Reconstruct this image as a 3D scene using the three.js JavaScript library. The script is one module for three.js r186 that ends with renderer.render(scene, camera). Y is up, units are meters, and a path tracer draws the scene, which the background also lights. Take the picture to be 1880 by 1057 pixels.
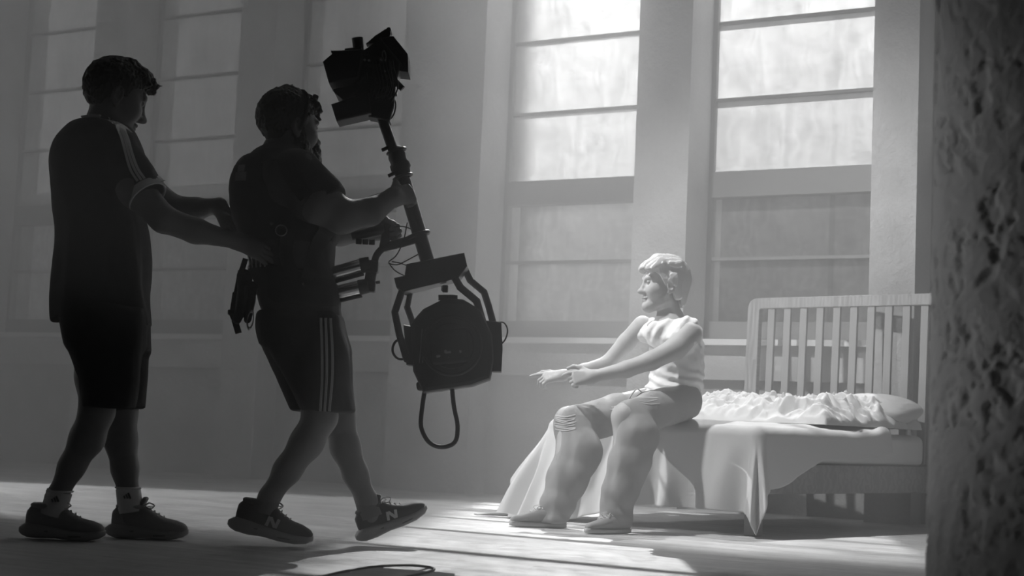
import * as THREE from 'three';
import { RoundedBoxGeometry } from 'three/addons/geometries/RoundedBoxGeometry.js';
import { mergeGeometries } from 'three/addons/utils/BufferGeometryUtils.js';
import { ImprovedNoise } from 'three/addons/math/ImprovedNoise.js';

// ---------------------------------------------------------------- camera, lamps, haze, exposure
const scene = new THREE.Scene();
const camera = new THREE.PerspectiveCamera(2 * Math.atan(528.5 / 2800) * 180 / Math.PI, 1880 / 1057, 0.1, 80);
camera.position.set(0, 0.495, 9.4);
camera.rotation.set(Math.atan(254.5 / 2800), Math.PI / 6, 0.0435, 'YXZ');
camera.focus = 6.9;
camera.userData.fStop = 3.2;
const renderer = new THREE.WebGLRenderer({ antialias: true });
renderer.toneMapping = THREE.LinearToneMapping;
renderer.toneMappingExposure = 1.25;
renderer.shadowMap.enabled = true;
scene.background = new THREE.Color().setRGB(0.6, 0.6, 0.6);      // dull evening sky outside the windows
scene.fog = new THREE.FogExp2(0xffffff, 0.092);                       // stage haze that fills the hall

function spot(name, from, to, intensity, angle, penumbra, radius) {
  const l = new THREE.SpotLight(0xffffff, intensity, 0, angle, penumbra, 2);
  l.name = name; l.position.set(...from); l.target.position.set(...to);
  l.castShadow = true; l.shadow.radius = radius; l.shadow.mapSize.set(2048, 2048);
  l.shadow.camera.near = 0.3; l.shadow.camera.far = 40;
  scene.add(l, l.target);
  return l;
}
const LAMP_A = [-8.5, 9.7, -7.3], AIM_A = [-5.12, 3.3, -0.4];         // film lamp on a tall lift outside, beamed through one window
const LAMP_B = [-13.0, 4.0, 5.6], AIM_B = [-4.4, 1.0, 2.9];            // film lamp beyond the added doorway in the left wall
const LAMP_C = [-4.2, 9.0, -3.4], AIM_C = [-3.35, 3.2, -0.4];          // weaker film lamp high outside the next window
spot('window_lamp', LAMP_A, AIM_A, 6300, 0.24, 0.2, 2);
spot('doorway_lamp', LAMP_B, AIM_B, 620, 0.46, 0.2, 2);
spot('bedside_window_lamp', LAMP_C, AIM_C, 2500, 0.2, 0.6, 5);
const LAMP_D = [-4.5, 4.8, 3.6], AIM_D = [-2.9, 0.9, 1.0];             // added unseen fill lamp, lifts the bed, the seated man and the haze
spot('added_hanging_fill', LAMP_D, AIM_D, 138, 0.56, 0.5, 5);
const LAMP_E = [-8.2, 1.6, 5.9], AIM_E = [-0.6, 0.9, 5.7];             // added unseen fill lamp that brightens the column
spot('added_column_fill', LAMP_E, AIM_E, 38, 0.1, 0.5, 5);
// ---------------------------------------------------------------- helpers
let seed = 7;
const rnd = () => { seed = (seed * 1664525 + 1013904223) >>> 0; return seed / 4294967296; };
const V = (x, y, z) => new THREE.Vector3(x, y, z);
const lerp = (a, b, t) => a + (b - a) * t, clamp = (x, a, b) => Math.min(b, Math.max(a, x));
const sstep = (a, b, x) => { const t = clamp((x - a) / (b - a), 0, 1); return t * t * (3 - 2 * t); };
const PN = new ImprovedNoise();
const ns = (x, y, z = 0) => PN.noise(x + 31.7, y + 17.3, z + 11.1);
const fbm = (x, y, z, o = 4) => { let s = 0, a = 0.5; for (let i = 0; i < o; i++) { s += a * ns(x, y, z); x = x * 2.03 + 5.2; y = y * 2.03 + 1.3; z = z * 2.03 + 9.7; a *= 0.5; } return s; };
const taken = {};
const numbered = (n) => { const k = taken[n] = (taken[n] ?? -1) + 1; return k ? n + '_' + String(k).padStart(3, '0') : n; };
function shade(o) { o.castShadow = o.receiveShadow = true; return o; }
function thing(name, label, category, pos = [0, 0, 0], turn = 0, group) {
  const o = new THREE.Group(); o.name = numbered(name); o.position.set(...pos); o.rotation.y = turn;
  o.userData = { label, category }; if (group) o.userData.group = group;
  scene.add(o); return o;
}
function part(parent, name, geo, mat, label) {
  const m = shade(new THREE.Mesh(geo, mat)); m.name = name; if (label) m.userData.label = label;
  parent.add(m); return m;
}
function structure(name, label, category) { const o = new THREE.Group(); o.name = name; o.userData = { label, category, kind: 'structure' }; scene.add(o); return o; }
const grey = (v, rough = 0.85, extra = {}) => { const m = new THREE.MeshPhysicalMaterial({ roughness: rough, metalness: 0, ...extra }); m.color.setRGB(v, v, v); return m; };
// a box between two corners, uv in metres
function boxG(x0, y0, z0, x1, y1, z1) {
  const w = x1 - x0, h = y1 - y0, d = z1 - z0, g = new THREE.BoxGeometry(w, h, d), uv = g.attributes.uv, n = g.attributes.normal, p = g.attributes.position;
  g.translate((x0 + x1) / 2, (y0 + y1) / 2, (z0 + z1) / 2);
  for (let i = 0; i < uv.count; i++) {
    const x = p.getX(i), y = p.getY(i), z = p.getZ(i);
    if (Math.abs(n.getY(i)) > 0.5) uv.setXY(i, x, z); else if (Math.abs(n.getX(i)) > 0.5) uv.setXY(i, z, y); else uv.setXY(i, x, y);
  }
  return g;
}
function rbox(w, h, d, r = 0.01, s = 2) { return new RoundedBoxGeometry(w, h, d, s, Math.min(r, w / 2.1, h / 2.1, d / 2.1)); }
function plain(g) { const o = g.index ? g.toNonIndexed() : g; for (const k of Object.keys(o.attributes)) if (!['position', 'normal', 'uv'].includes(k)) o.deleteAttribute(k); if (!o.attributes.uv) o.setAttribute('uv', new THREE.Float32BufferAttribute(o.attributes.position.count * 2, 2)); return o; }
const merge = (list) => mergeGeometries(list.map(plain));
function at(g, x, y, z, rx = 0, ry = 0, rz = 0) { g.applyMatrix4(new THREE.Matrix4().compose(V(x, y, z), new THREE.Quaternion().setFromEuler(new THREE.Euler(rx, ry, rz)), V(1, 1, 1))); return g; }
function rod(a, b, r0, r1 = r0, seg = 14) {
  const A = V(...a), B = V(...b), L = A.distanceTo(B), g = new THREE.CylinderGeometry(r1, r0, L, seg);
  g.translate(0, L / 2, 0); g.applyQuaternion(new THREE.Quaternion().setFromUnitVectors(V(0, 1, 0), B.clone().sub(A).normalize())); g.translate(A.x, A.y, A.z); return g;
}
function tube(pts, r, seg = 40, rad = 8) { return new THREE.TubeGeometry(new THREE.CatmullRomCurve3(pts.map((p) => V(p[0], p[1], p[2]))), seg, r, rad); }
// an outline in the local x-y plane, extruded about w with a bevel
function slab(poly, w, thick, bevel = 0.004) {
  const s = new THREE.Shape(poly.map((p) => new THREE.Vector2(p[0], p[1])));
  const g = new THREE.ExtrudeGeometry(s, { depth: thick, bevelEnabled: bevel > 0, bevelSize: bevel, bevelThickness: bevel, bevelSegments: 2 });
  g.translate(0, 0, w - thick / 2); return g;
}
function texture(w, h, f, srgb = false, rep = [1, 1]) {
  const d = new Uint8Array(w * h * 4);
  for (let y = 0; y < h; y++) for (let x = 0; x < w; x++) { const v = clamp(f(x / w, y / h, x, y), 0, 1) * 255, i = (y * w + x) * 4; d[i] = d[i + 1] = d[i + 2] = v; d[i + 3] = 255; }
  const t = new THREE.DataTexture(d, w, h); t.wrapS = t.wrapT = THREE.RepeatWrapping; t.magFilter = THREE.LinearFilter; t.minFilter = THREE.LinearMipmapLinearFilter; t.generateMipmaps = true;
  if (srgb) t.colorSpace = THREE.SRGBColorSpace; t.repeat.set(...rep); t.needsUpdate = true; return t;
}
// periodic noise so that textures tile
function tileNoise(n, s) { const g = []; let q = s; for (let i = 0; i < n * n; i++) { q = (q * 1664525 + 1013904223) >>> 0; g.push(q / 4294967296); }
  return (u, v) => { const x = u * n, y = v * n, x0 = Math.floor(x), y0 = Math.floor(y), fx = x - x0, fy = y - y0, a = fx * fx * (3 - 2 * fx), b = fy * fy * (3 - 2 * fy), m = (i) => ((i % n) + n) % n;
    return lerp(lerp(g[m(y0) * n + m(x0)], g[m(y0) * n + m(x0 + 1)], a), lerp(g[m(y0 + 1) * n + m(x0)], g[m(y0 + 1) * n + m(x0 + 1)], a), b); }; }

// ---- implicit shapes: each is a function (x, y, z) => signed distance
const smin = (a, b, k) => { const h = Math.max(k - Math.abs(a - b), 0) / k; return Math.min(a, b) - h * h * k * 0.25; };
const smax = (a, b, k) => -smin(-a, -b, k);
function cap(a, b) {
  const [ax, ay, az, ra] = a, [bx, by, bz, rb] = b, dx = bx - ax, dy = by - ay, dz = bz - az, L = dx * dx + dy * dy + dz * dz || 1e-9;
  return (x, y, z) => { const px = x - ax, py = y - ay, pz = z - az, t = clamp((px * dx + py * dy + pz * dz) / L, 0, 1); return Math.hypot(px - dx * t, py - dy * t, pz - dz * t) - ra - (rb - ra) * t; };
}
function chain(pts, k = 0.02) { const c = []; for (let i = 0; i + 1 < pts.length; i++) c.push(cap(pts[i], pts[i + 1])); return (x, y, z) => { let d = c[0](x, y, z); for (let i = 1; i < c.length; i++) d = smin(d, c[i](x, y, z), k); return d; }; }
function ell(cx, cy, cz, rx, ry, rz) { return (x, y, z) => { const a = (x - cx) / rx, b = (y - cy) / ry, c = (z - cz) / rz, k0 = Math.hypot(a, b, c), k1 = Math.hypot(a / rx, b / ry, c / rz); return k1 < 1e-9 ? -Math.min(rx, ry, rz) : k0 * (k0 - 1) / k1; }; }
// a body of stacked sections: rows of [height, left, right, middle depth, half depth], lowest first
function prof(rows, n = 2.4, lo = true, hi = true) {
  const N = rows.length;
  const get = (y, c) => {
    let i = 0; while (i < N - 2 && y > rows[i + 1][0]) i++;
    const p1 = rows[i], p2 = rows[i + 1], p0 = rows[Math.max(0, i - 1)], p3 = rows[Math.min(N - 1, i + 2)], h = p2[0] - p1[0], t = clamp((y - p1[0]) / h, 0, 1);
    const m1 = i ? (p2[c] - p0[c]) / (p2[0] - p0[0]) * h : p2[c] - p1[c], m2 = i < N - 2 ? (p3[c] - p1[c]) / (p3[0] - p1[0]) * h : p2[c] - p1[c], t2 = t * t, t3 = t2 * t;
    return (2 * t3 - 3 * t2 + 1) * p1[c] + (t3 - 2 * t2 + t) * m1 + (-2 * t3 + 3 * t2) * p2[c] + (t3 - t2) * m2;
  };
  return (x, y, z) => {
    const a = get(y, 1), b = get(y, 2), c = get(y, 3), w = get(y, 4), hu = (b - a) / 2, u = Math.abs(x - (a + b) / 2) / hu, v = Math.abs(z - c) / w;
    let d = (Math.pow(Math.pow(u, n) + Math.pow(v, n), 1 / n) - 1) * Math.min(hu, w);
    if (lo) d = smax(d, rows[0][0] - y, 0.012); if (hi) d = smax(d, y - rows[N - 1][0], 0.03);
    return d;
  };
}
function union(list, k = 0.03) { return (x, y, z) => { let d = list[0](x, y, z); for (let i = 1; i < list.length; i++) d = smin(d, list[i](x, y, z), k); return d; }; }
function moved(f, m, s = 1) { const e = m.clone().invert().elements; return (x, y, z) => s * f((e[0] * x + e[4] * y + e[8] * z + e[12]), (e[1] * x + e[5] * y + e[9] * z + e[13]), (e[2] * x + e[6] * y + e[10] * z + e[14])); }
// surface nets
function skin(f, lo, hi, h) {
  const nx = Math.ceil((hi[0] - lo[0]) / h) + 2, ny = Math.ceil((hi[1] - lo[1]) / h) + 2, nz = Math.ceil((hi[2] - lo[2]) / h) + 2, F = new Float32Array(nx * ny * nz), id = new Int32Array(nx * ny * nz).fill(-1);
  const I = (i, j, k) => (k * ny + j) * nx + i;
  for (let k = 0; k < nz; k++) for (let j = 0; j < ny; j++) for (let i = 0; i < nx; i++) F[I(i, j, k)] = f(lo[0] + i * h, lo[1] + j * h, lo[2] + k * h);
  const pos = [], idx = [], E = [[0, 1], [0, 2], [0, 4], [1, 3], [1, 5], [2, 3], [2, 6], [3, 7], [4, 5], [4, 6], [5, 7], [6, 7]];
  for (let k = 0; k < nz - 1; k++) for (let j = 0; j < ny - 1; j++) for (let i = 0; i < nx - 1; i++) {
    const c = []; let neg = 0;
    for (let q = 0; q < 8; q++) { const v = F[I(i + (q & 1), j + ((q >> 1) & 1), k + (q >> 2))]; c.push(v); if (v < 0) neg++; }
    if (!neg || neg === 8) continue;
    let x = 0, y = 0, z = 0, n = 0;
    for (const [a, b] of E) if ((c[a] < 0) !== (c[b] < 0)) { const t = c[a] / (c[a] - c[b]); x += lerp(a & 1, b & 1, t); y += lerp((a >> 1) & 1, (b >> 1) & 1, t); z += lerp(a >> 2, b >> 2, t); n++; }
    id[I(i, j, k)] = pos.length / 3; pos.push(lo[0] + (i + x / n) * h, lo[1] + (j + y / n) * h, lo[2] + (k + z / n) * h);
  }
  const quad = (a, b, c, d, flip) => { if (a < 0 || b < 0 || c < 0 || d < 0) return; if (flip) idx.push(a, c, b, a, d, c); else idx.push(a, b, c, a, c, d); };
  for (let k = 1; k < nz - 1; k++) for (let j = 1; j < ny - 1; j++) for (let i = 1; i < nx - 1; i++) {
    const v = F[I(i, j, k)] < 0;
    if (v !== F[I(i + 1, j, k)] < 0) quad(id[I(i, j - 1, k - 1)], id[I(i, j, k - 1)], id[I(i, j, k)], id[I(i, j - 1, k)], !v);
    if (v !== F[I(i, j + 1, k)] < 0) quad(id[I(i - 1, j, k - 1)], id[I(i - 1, j, k)], id[I(i, j, k)], id[I(i, j, k - 1)], !v);
    if (v !== F[I(i, j, k + 1)] < 0) quad(id[I(i - 1, j - 1, k)], id[I(i, j - 1, k)], id[I(i, j, k)], id[I(i - 1, j, k)], !v);
  }
  const nor = new Float32Array(pos.length), e = h * 0.5;
  for (let i = 0; i < pos.length; i += 3) {
    const x = pos[i], y = pos[i + 1], z = pos[i + 2]; let a = f(x + e, y, z) - f(x - e, y, z), b = f(x, y + e, z) - f(x, y - e, z), c = f(x, y, z + e) - f(x, y, z - e); const l = Math.hypot(a, b, c) || 1;
    nor[i] = a / l; nor[i + 1] = b / l; nor[i + 2] = c / l;
  }
  const g = new THREE.BufferGeometry();
  g.setAttribute('position', new THREE.Float32BufferAttribute(pos, 3)); g.setAttribute('normal', new THREE.BufferAttribute(nor, 3)); g.setIndex(idx);
  return g;
}
// bounds of chains and rows, padded
function bounds(list, pad = 0.03) { const lo = [9, 9, 9], hi = [-9, -9, -9]; for (const [x, y, z, r = 0] of list) { [x, y, z].forEach((v, i) => { lo[i] = Math.min(lo[i], v - r - pad); hi[i] = Math.max(hi[i], v + r + pad); }); } return [lo, hi]; }
const rowBox = (rows) => rows.flatMap(([y, a, b, c, w]) => [[a, y, c - w], [b, y, c + w]]);
// a flat band lying on an implicit surface, seen from +z (or -z): follows the outline pts, real thickness
function band(f, pts, width, lift = 0.003, side = 1, n = 24) {
  const cv = new THREE.CatmullRomCurve3(pts.map((p) => V(p[0], p[1], 0))), P = [], idx = [];
  const hit = (x, y) => { let z = 0.5 * side; for (let i = 0; i < 90; i++) { const d = f(x, y, z); if (d < 0.0008) return z; z -= side * Math.max(d * 0.7, 0.0008); if (z * side < -0.5) break; } return null; };
  for (let i = 0; i <= n; i++) {
    const c = cv.getPoint(i / n), t = cv.getTangent(i / n), ox = -t.y * width / 2, oy = t.x * width / 2;
    const row = [[c.x + ox, c.y + oy], [c.x, c.y], [c.x - ox, c.y - oy]].map(([x, y]) => [x, y, hit(x, y)]);
    const ok = row.filter((r) => r[2] !== null); if (!ok.length) continue;
    const mid = ok.reduce((s, r) => s + r[2], 0) / ok.length;
    for (const r of row) P.push([r[0], r[1], (r[2] ?? mid) + lift * side]);
  }
  const m = P.length / 3, pos = []; if (m < 2) return new THREE.BoxGeometry(0.001, 0.001, 0.001);
  for (const q of P) pos.push(...q); for (const q of P) pos.push(q[0], q[1], q[2] - side * lift * 2);
  const N = P.length;
  for (let i = 0; i + 1 < m; i++) { for (let j = 0; j < 2; j++) { const a = i * 3 + j, b = a + 1, c = a + 3, d = a + 4; if (side > 0) { idx.push(a, b, c, b, d, c); } else idx.push(a, c, b, b, c, d); idx.push(a + N, c + N, b + N, b + N, c + N, d + N); } for (const j of [0, 2]) { const a = i * 3 + j, c = a + 3; idx.push(a, c, a + N, c, c + N, a + N); } }
  const g = new THREE.BufferGeometry(); g.setAttribute('position', new THREE.Float32BufferAttribute(pos, 3)); g.setIndex(idx); g.computeVertexNormals(); return g;
}
// rings of sections: [x, yLow, yHigh, halfWidth, zMiddle]
function loftX(st, seg = 20, n = 2.6) {
  const pos = [], idx = [];
  for (const [x, y0, y1, hw, zc = 0] of st) for (let i = 0; i < seg; i++) { const a = i / seg * Math.PI * 2, c = Math.cos(a), s = Math.sin(a); pos.push(x, (y0 + y1) / 2 + (y1 - y0) / 2 * Math.sign(s) * Math.pow(Math.abs(s), 2 / n), zc + hw * Math.sign(c) * Math.pow(Math.abs(c), 2 / n)); }
  const R = st.length;
  for (let r = 0; r + 1 < R; r++) for (let i = 0; i < seg; i++) { const a = r * seg + i, b = r * seg + (i + 1) % seg; idx.push(a, b, a + seg, b, b + seg, a + seg); }
  for (const r of [0, R - 1]) { const c = pos.length / 3, [x, y0, y1, , zc = 0] = st[r]; pos.push(x, (y0 + y1) / 2, zc); for (let i = 0; i < seg; i++) { const a = r * seg + i, b = r * seg + (i + 1) % seg; r ? idx.push(c, a, b) : idx.push(c, b, a); } }
  const g = new THREE.BufferGeometry(); g.setAttribute('position', new THREE.Float32BufferAttribute(pos, 3)); g.setIndex(idx); g.computeVertexNormals(); return g;
}
// ---------------------------------------------------------------- the hall
const nA = tileNoise(16, 3), nB = tileNoise(64, 5), nC = tileNoise(256, 9), nD = tileNoise(8, 21);
const plasterBump = texture(512, 512, (u, v) => 0.45 * nB(u, v) + 0.3 * nC(u, v) + 0.25 * nA(u, v), false, [0.5, 0.5]);
const plasterTone = texture(512, 512, (u, v) => 0.90 + 0.10 * (nD(u, v) - 0.5) + 0.10 * (nA(u, v) - 0.5) + 0.06 * (nC(u, v) - 0.5), true, [0.35, 0.35]);
const plaster = grey(0.52, 0.92, { map: plasterTone, bumpMap: plasterBump, bumpScale: 0.006 });
const plasterPale = grey(0.62, 0.9, { map: plasterTone, bumpMap: plasterBump, bumpScale: 0.004 });
const drape = grey(0.04, 0.95);  // near-black wall colour, chosen to cut bounce from the unseen walls
const ceilingPaint = grey(0.4, 0.95);
const streak = tileNoise(256, 77), streak2 = tileNoise(64, 78);
const floorTone = texture(1024, 1024, (u, v) => 0.91 + 0.16 * (streak(u * 0.06 + 0.2, v) - 0.5) + 0.10 * (nA(u, v) - 0.5) + 0.10 * (streak2(u * 0.25, v) - 0.5) + 0.05 * (nC(u, v) - 0.5) - (nB(u, v) > 0.93 ? 0.12 : 0), true, [0.22, 0.22]);
const floorRough = texture(512, 512, (u, v) => 0.52 + 0.25 * (nA(u, v) - 0.5) + 0.25 * (nB(u, v) - 0.5), false, [0.3, 0.3]);
const floorBump = texture(512, 512, (u, v) => 0.5 + 0.6 * (streak(u * 0.1, v) - 0.5) + 0.3 * (nC(u, v) - 0.5), false, [0.4, 0.4]);
const floorMat = grey(0.66, 1, { map: floorTone, roughnessMap: floorRough, bumpMap: floorBump, bumpScale: 0.002 });

const X0 = -11.6, X1 = 4.2, ZF = 12.5, H = 6.2, T0 = 0.62;
{
  const fl = shade(new THREE.Mesh(boxG(X0 - 3, -0.2, -0.62, X1 + 0.3, 0, ZF + 0.3), floorMat)); fl.name = 'floor';
  fl.userData = { label: 'pale worn floor with fine streaks running across the hall', category: 'floor', kind: 'structure' }; scene.add(fl);
  const ce = shade(new THREE.Mesh(boxG(X0 - 0.3, H, -0.62, X1 + 0.3, H + 0.2, ZF + 0.3), ceilingPaint)); ce.name = 'ceiling';
  ce.userData = { label: 'flat plastered ceiling of the hall', category: 'ceiling', kind: 'structure' }; scene.add(ce);
}
const WIN = [[-10.96, -9.71], [-9.33, -8.08], [-7.71, -6.46], [-5.74, -4.495], [-4.096, -2.835], [-2.545, -1.29], [-0.9, 0.35], [1.0, 2.25]];
const SILL = 1.14, NICHE = 0.87, HEAD = 5.25;
{
  const w = structure('wall_back', 'tall plastered window wall with piers and sunken panels', 'wall');
  let x = X0 - 0.3;
  for (const [a, b] of [...WIN, [X1 + 0.3, 0]]) { part(w, 'pier', boxG(x, 0, -T0, a, H, 0), plaster); x = b; }
  for (const [a, b] of WIN) {
    part(w, 'lintel', boxG(a, HEAD, -T0, b, H, 0), plaster);
    part(w, 'parapet', boxG(a, NICHE, -T0, b, SILL - 0.04, -0.2), plasterPale);
    part(w, 'niche_panel', boxG(a, 0, -T0, b, NICHE, -0.26), plaster);
  }
  const c = structure('added_wall_outside', 'added wall outside that darkens the view through the lower panes', 'wall');  // added wall, hides the bright sky behind the lower panes
  part(c, 'wall_panel', boxG(-20, 0, -6.3, 6, 3.45, -6), plaster); part(c, 'coping', boxG(-20, 3.45, -6.36, 6, 3.53, -5.94), plaster);
  const l = structure('wall_left', 'side wall with a tall doorway added to shape the lamp beam', 'wall');  // doorway added out of view, its jambs cut the side lamp beam
  part(l, 'wall_panel', boxG(X0 - 0.3, 0, 0, X0, H, 4.76), plaster);
  part(l, 'wall_panel', boxG(X0 - 0.3, 0, 5.446, X0, H, ZF + 0.3), plaster);
  part(l, 'lintel', boxG(X0 - 0.3, 4.5, 4.76, X0, H, 5.446), plaster);
  const r = structure('wall_right', 'side wall of the hall', 'wall'); part(r, 'wall_panel', boxG(X1, 0, 0, X1 + 0.3, H, ZF + 0.3), drape);
  const f = structure('wall_front', 'rear wall of the hall', 'wall'); part(f, 'wall_panel', boxG(X0, 0, ZF, X1, H, ZF + 0.3), drape);
}
// windows: painted frames, thin horizontal bars, clouded panes
const frameMat = grey(0.2, 0.6), barMat = grey(0.22, 0.5), sillMat = grey(0.72, 0.6);
const smear = texture(1024, 1024, (u, v) => { const a = nA(u, v) - 0.5, b = nB(u * 0.5, v) - 0.5, c = streak2(u + a * 0.05, v * 0.15 + 0.3 * u) - 0.5; return 0.86 + 0.10 * a + 0.07 * b + 0.10 * c; }, true, [0.6, 0.6]);
const paneClear = new THREE.MeshPhysicalMaterial({ color: 0xffffff, roughness: 0.51, transmission: 0.97, thickness: 0, ior: 1.45, map: smear, side: THREE.DoubleSide });
const paneUp = new THREE.MeshPhysicalMaterial({ color: 0xffffff, roughness: 0.6, transmission: 0.97, thickness: 0, ior: 1.45, map: smear, side: THREE.DoubleSide });
// the upper lights are clouded, the lower ones clear but smeared
const paneLow = new THREE.MeshPhysicalMaterial({ color: 0xffffff, roughness: 0.2, transmission: 0.97, thickness: 0, ior: 1.45, map: smear, side: THREE.DoubleSide });
const ROWS_LOW = [1.275, 1.71, 2.155], ROWS_UP = [2.316, 2.827, 3.374, 3.92, 4.465, 5.0], ZG = -0.4;
WIN.forEach(([a, b], i) => {
  const names = ['farthest window at the left edge of the picture', 'window behind the man in the striped T-shirt', 'window behind the man wearing the vest', 'brightest window, left of the seated man', 'window right of the seated man behind the bed', 'window partly hidden by the rough column', 'window hidden behind the rough column', 'last window at the far right'];
  const w = structure('window_' + (i + 1), 'tall clouded ' + names[i], 'window');
  const frame = [boxG(a, SILL, ZG - 0.04, b, ROWS_LOW[0], ZG + 0.04), boxG(a, ROWS_UP[5], ZG - 0.04, b, HEAD, ZG + 0.04), boxG(a, ROWS_LOW[0], ZG - 0.035, a + 0.035, ROWS_UP[5], ZG + 0.035), boxG(b - 0.035, ROWS_LOW[0], ZG - 0.035, b, ROWS_UP[5], ZG + 0.035)];
  part(w, 'window_frame', merge(frame), frameMat);
  const tr = part(w, 'transom', merge([boxG(a + 0.03, ROWS_LOW[2], ZG - 0.04, b - 0.03, ROWS_UP[0], ZG + 0.05), boxG(a + 0.03, ROWS_LOW[2] - 0.02, ZG - 0.04, b - 0.03, ROWS_LOW[2] + 0.012, ZG + 0.06)]), frameMat);
  for (const y of [ROWS_LOW[1], ...ROWS_UP.slice(1, 5)]) part(w, 'glazing_bar', boxG(a + 0.03, y - 0.011, ZG - 0.02, b - 0.03, y + 0.011, ZG + 0.025), barMat);
  const pane = (y0, y1, m) => { const g = new THREE.PlaneGeometry(b - a - 0.06, y1 - y0 + 0.01); const uv = g.attributes.uv, p = g.attributes.position; for (let k = 0; k < 4; k++) uv.setXY(k, p.getX(k) + i * 1.7, p.getY(k) + y0 * 1.3); g.translate((a + b) / 2, (y0 + y1) / 2, ZG); part(w, 'pane', g, m); };
  for (let k = 0; k < 2; k++) pane(ROWS_LOW[k], ROWS_LOW[k + 1], paneLow);
  for (let k = 0; k < 5; k++) pane(ROWS_UP[k], ROWS_UP[k + 1], i === 3 ? paneClear : paneUp);
  part(w, 'window_sill', boxG(a + 0.002, SILL - 0.04, -0.42, b - 0.002, SILL, -0.13), sillMat);
});
// rough plastered round column close to the camera
{
  const t = thing('column', 'round column coated in coarse crumbly plaster at the right edge', 'column', [-0.592, 0, 5.695]);
  const R0 = 0.36, nu = 420, y0 = 0, y1 = 1.75, nv = 330, pos = [], idx = [], uv = [];
  const hgt = (a, y) => {
    const x = Math.cos(a) * R0, z = Math.sin(a) * R0, b = fbm(x * 5, y * 5, z * 5, 3), c = fbm(x * 22 + b, y * 22, z * 22 - b, 4), d = fbm(x * 60, y * 60, z * 60, 2);
    const patch = sstep(-0.06, 0.10, b + 0.35 * fbm(x * 11, y * 11, z * 11 + 4, 2));
    return 0.006 * b + 0.0025 * d - 0.009 * patch * sstep(-0.05, 0.25, c) - 0.004 * sstep(0.16, 0.3, Math.abs(fbm(x * 9 + 3, y * 9, z * 9, 3)));
  };
  for (let j = 0; j <= nv; j++) for (let i = 0; i <= nu; i++) { const a = i / nu * Math.PI * 2, y = lerp(y0, y1, j / nv), r = R0 + hgt(a, y) * sstep(0, 0.05, y1 - y); pos.push(Math.cos(a) * r, y, Math.sin(a) * r); uv.push(a * R0, y); }
  for (let j = 0; j < nv; j++) for (let i = 0; i < nu; i++) { const a = j * (nu + 1) + i, b = a + nu + 1; idx.push(a, b, a + 1, b, b + 1, a + 1); }
  const g = new THREE.BufferGeometry(); g.setAttribute('position', new THREE.Float32BufferAttribute(pos, 3)); g.setAttribute('uv', new THREE.Float32BufferAttribute(uv, 2)); g.setIndex(idx); g.computeVertexNormals();
  const colMat = grey(0.66, 0.95, { bumpMap: plasterBump, bumpScale: 0.004 });
  part(t, 'shaft', g, colMat);
  const top = new THREE.CylinderGeometry(R0, R0, H - y1, 64, 1, true); top.translate(0, (H + y1) / 2, 0); part(t, 'upper_shaft', top, colMat);
}
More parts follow.
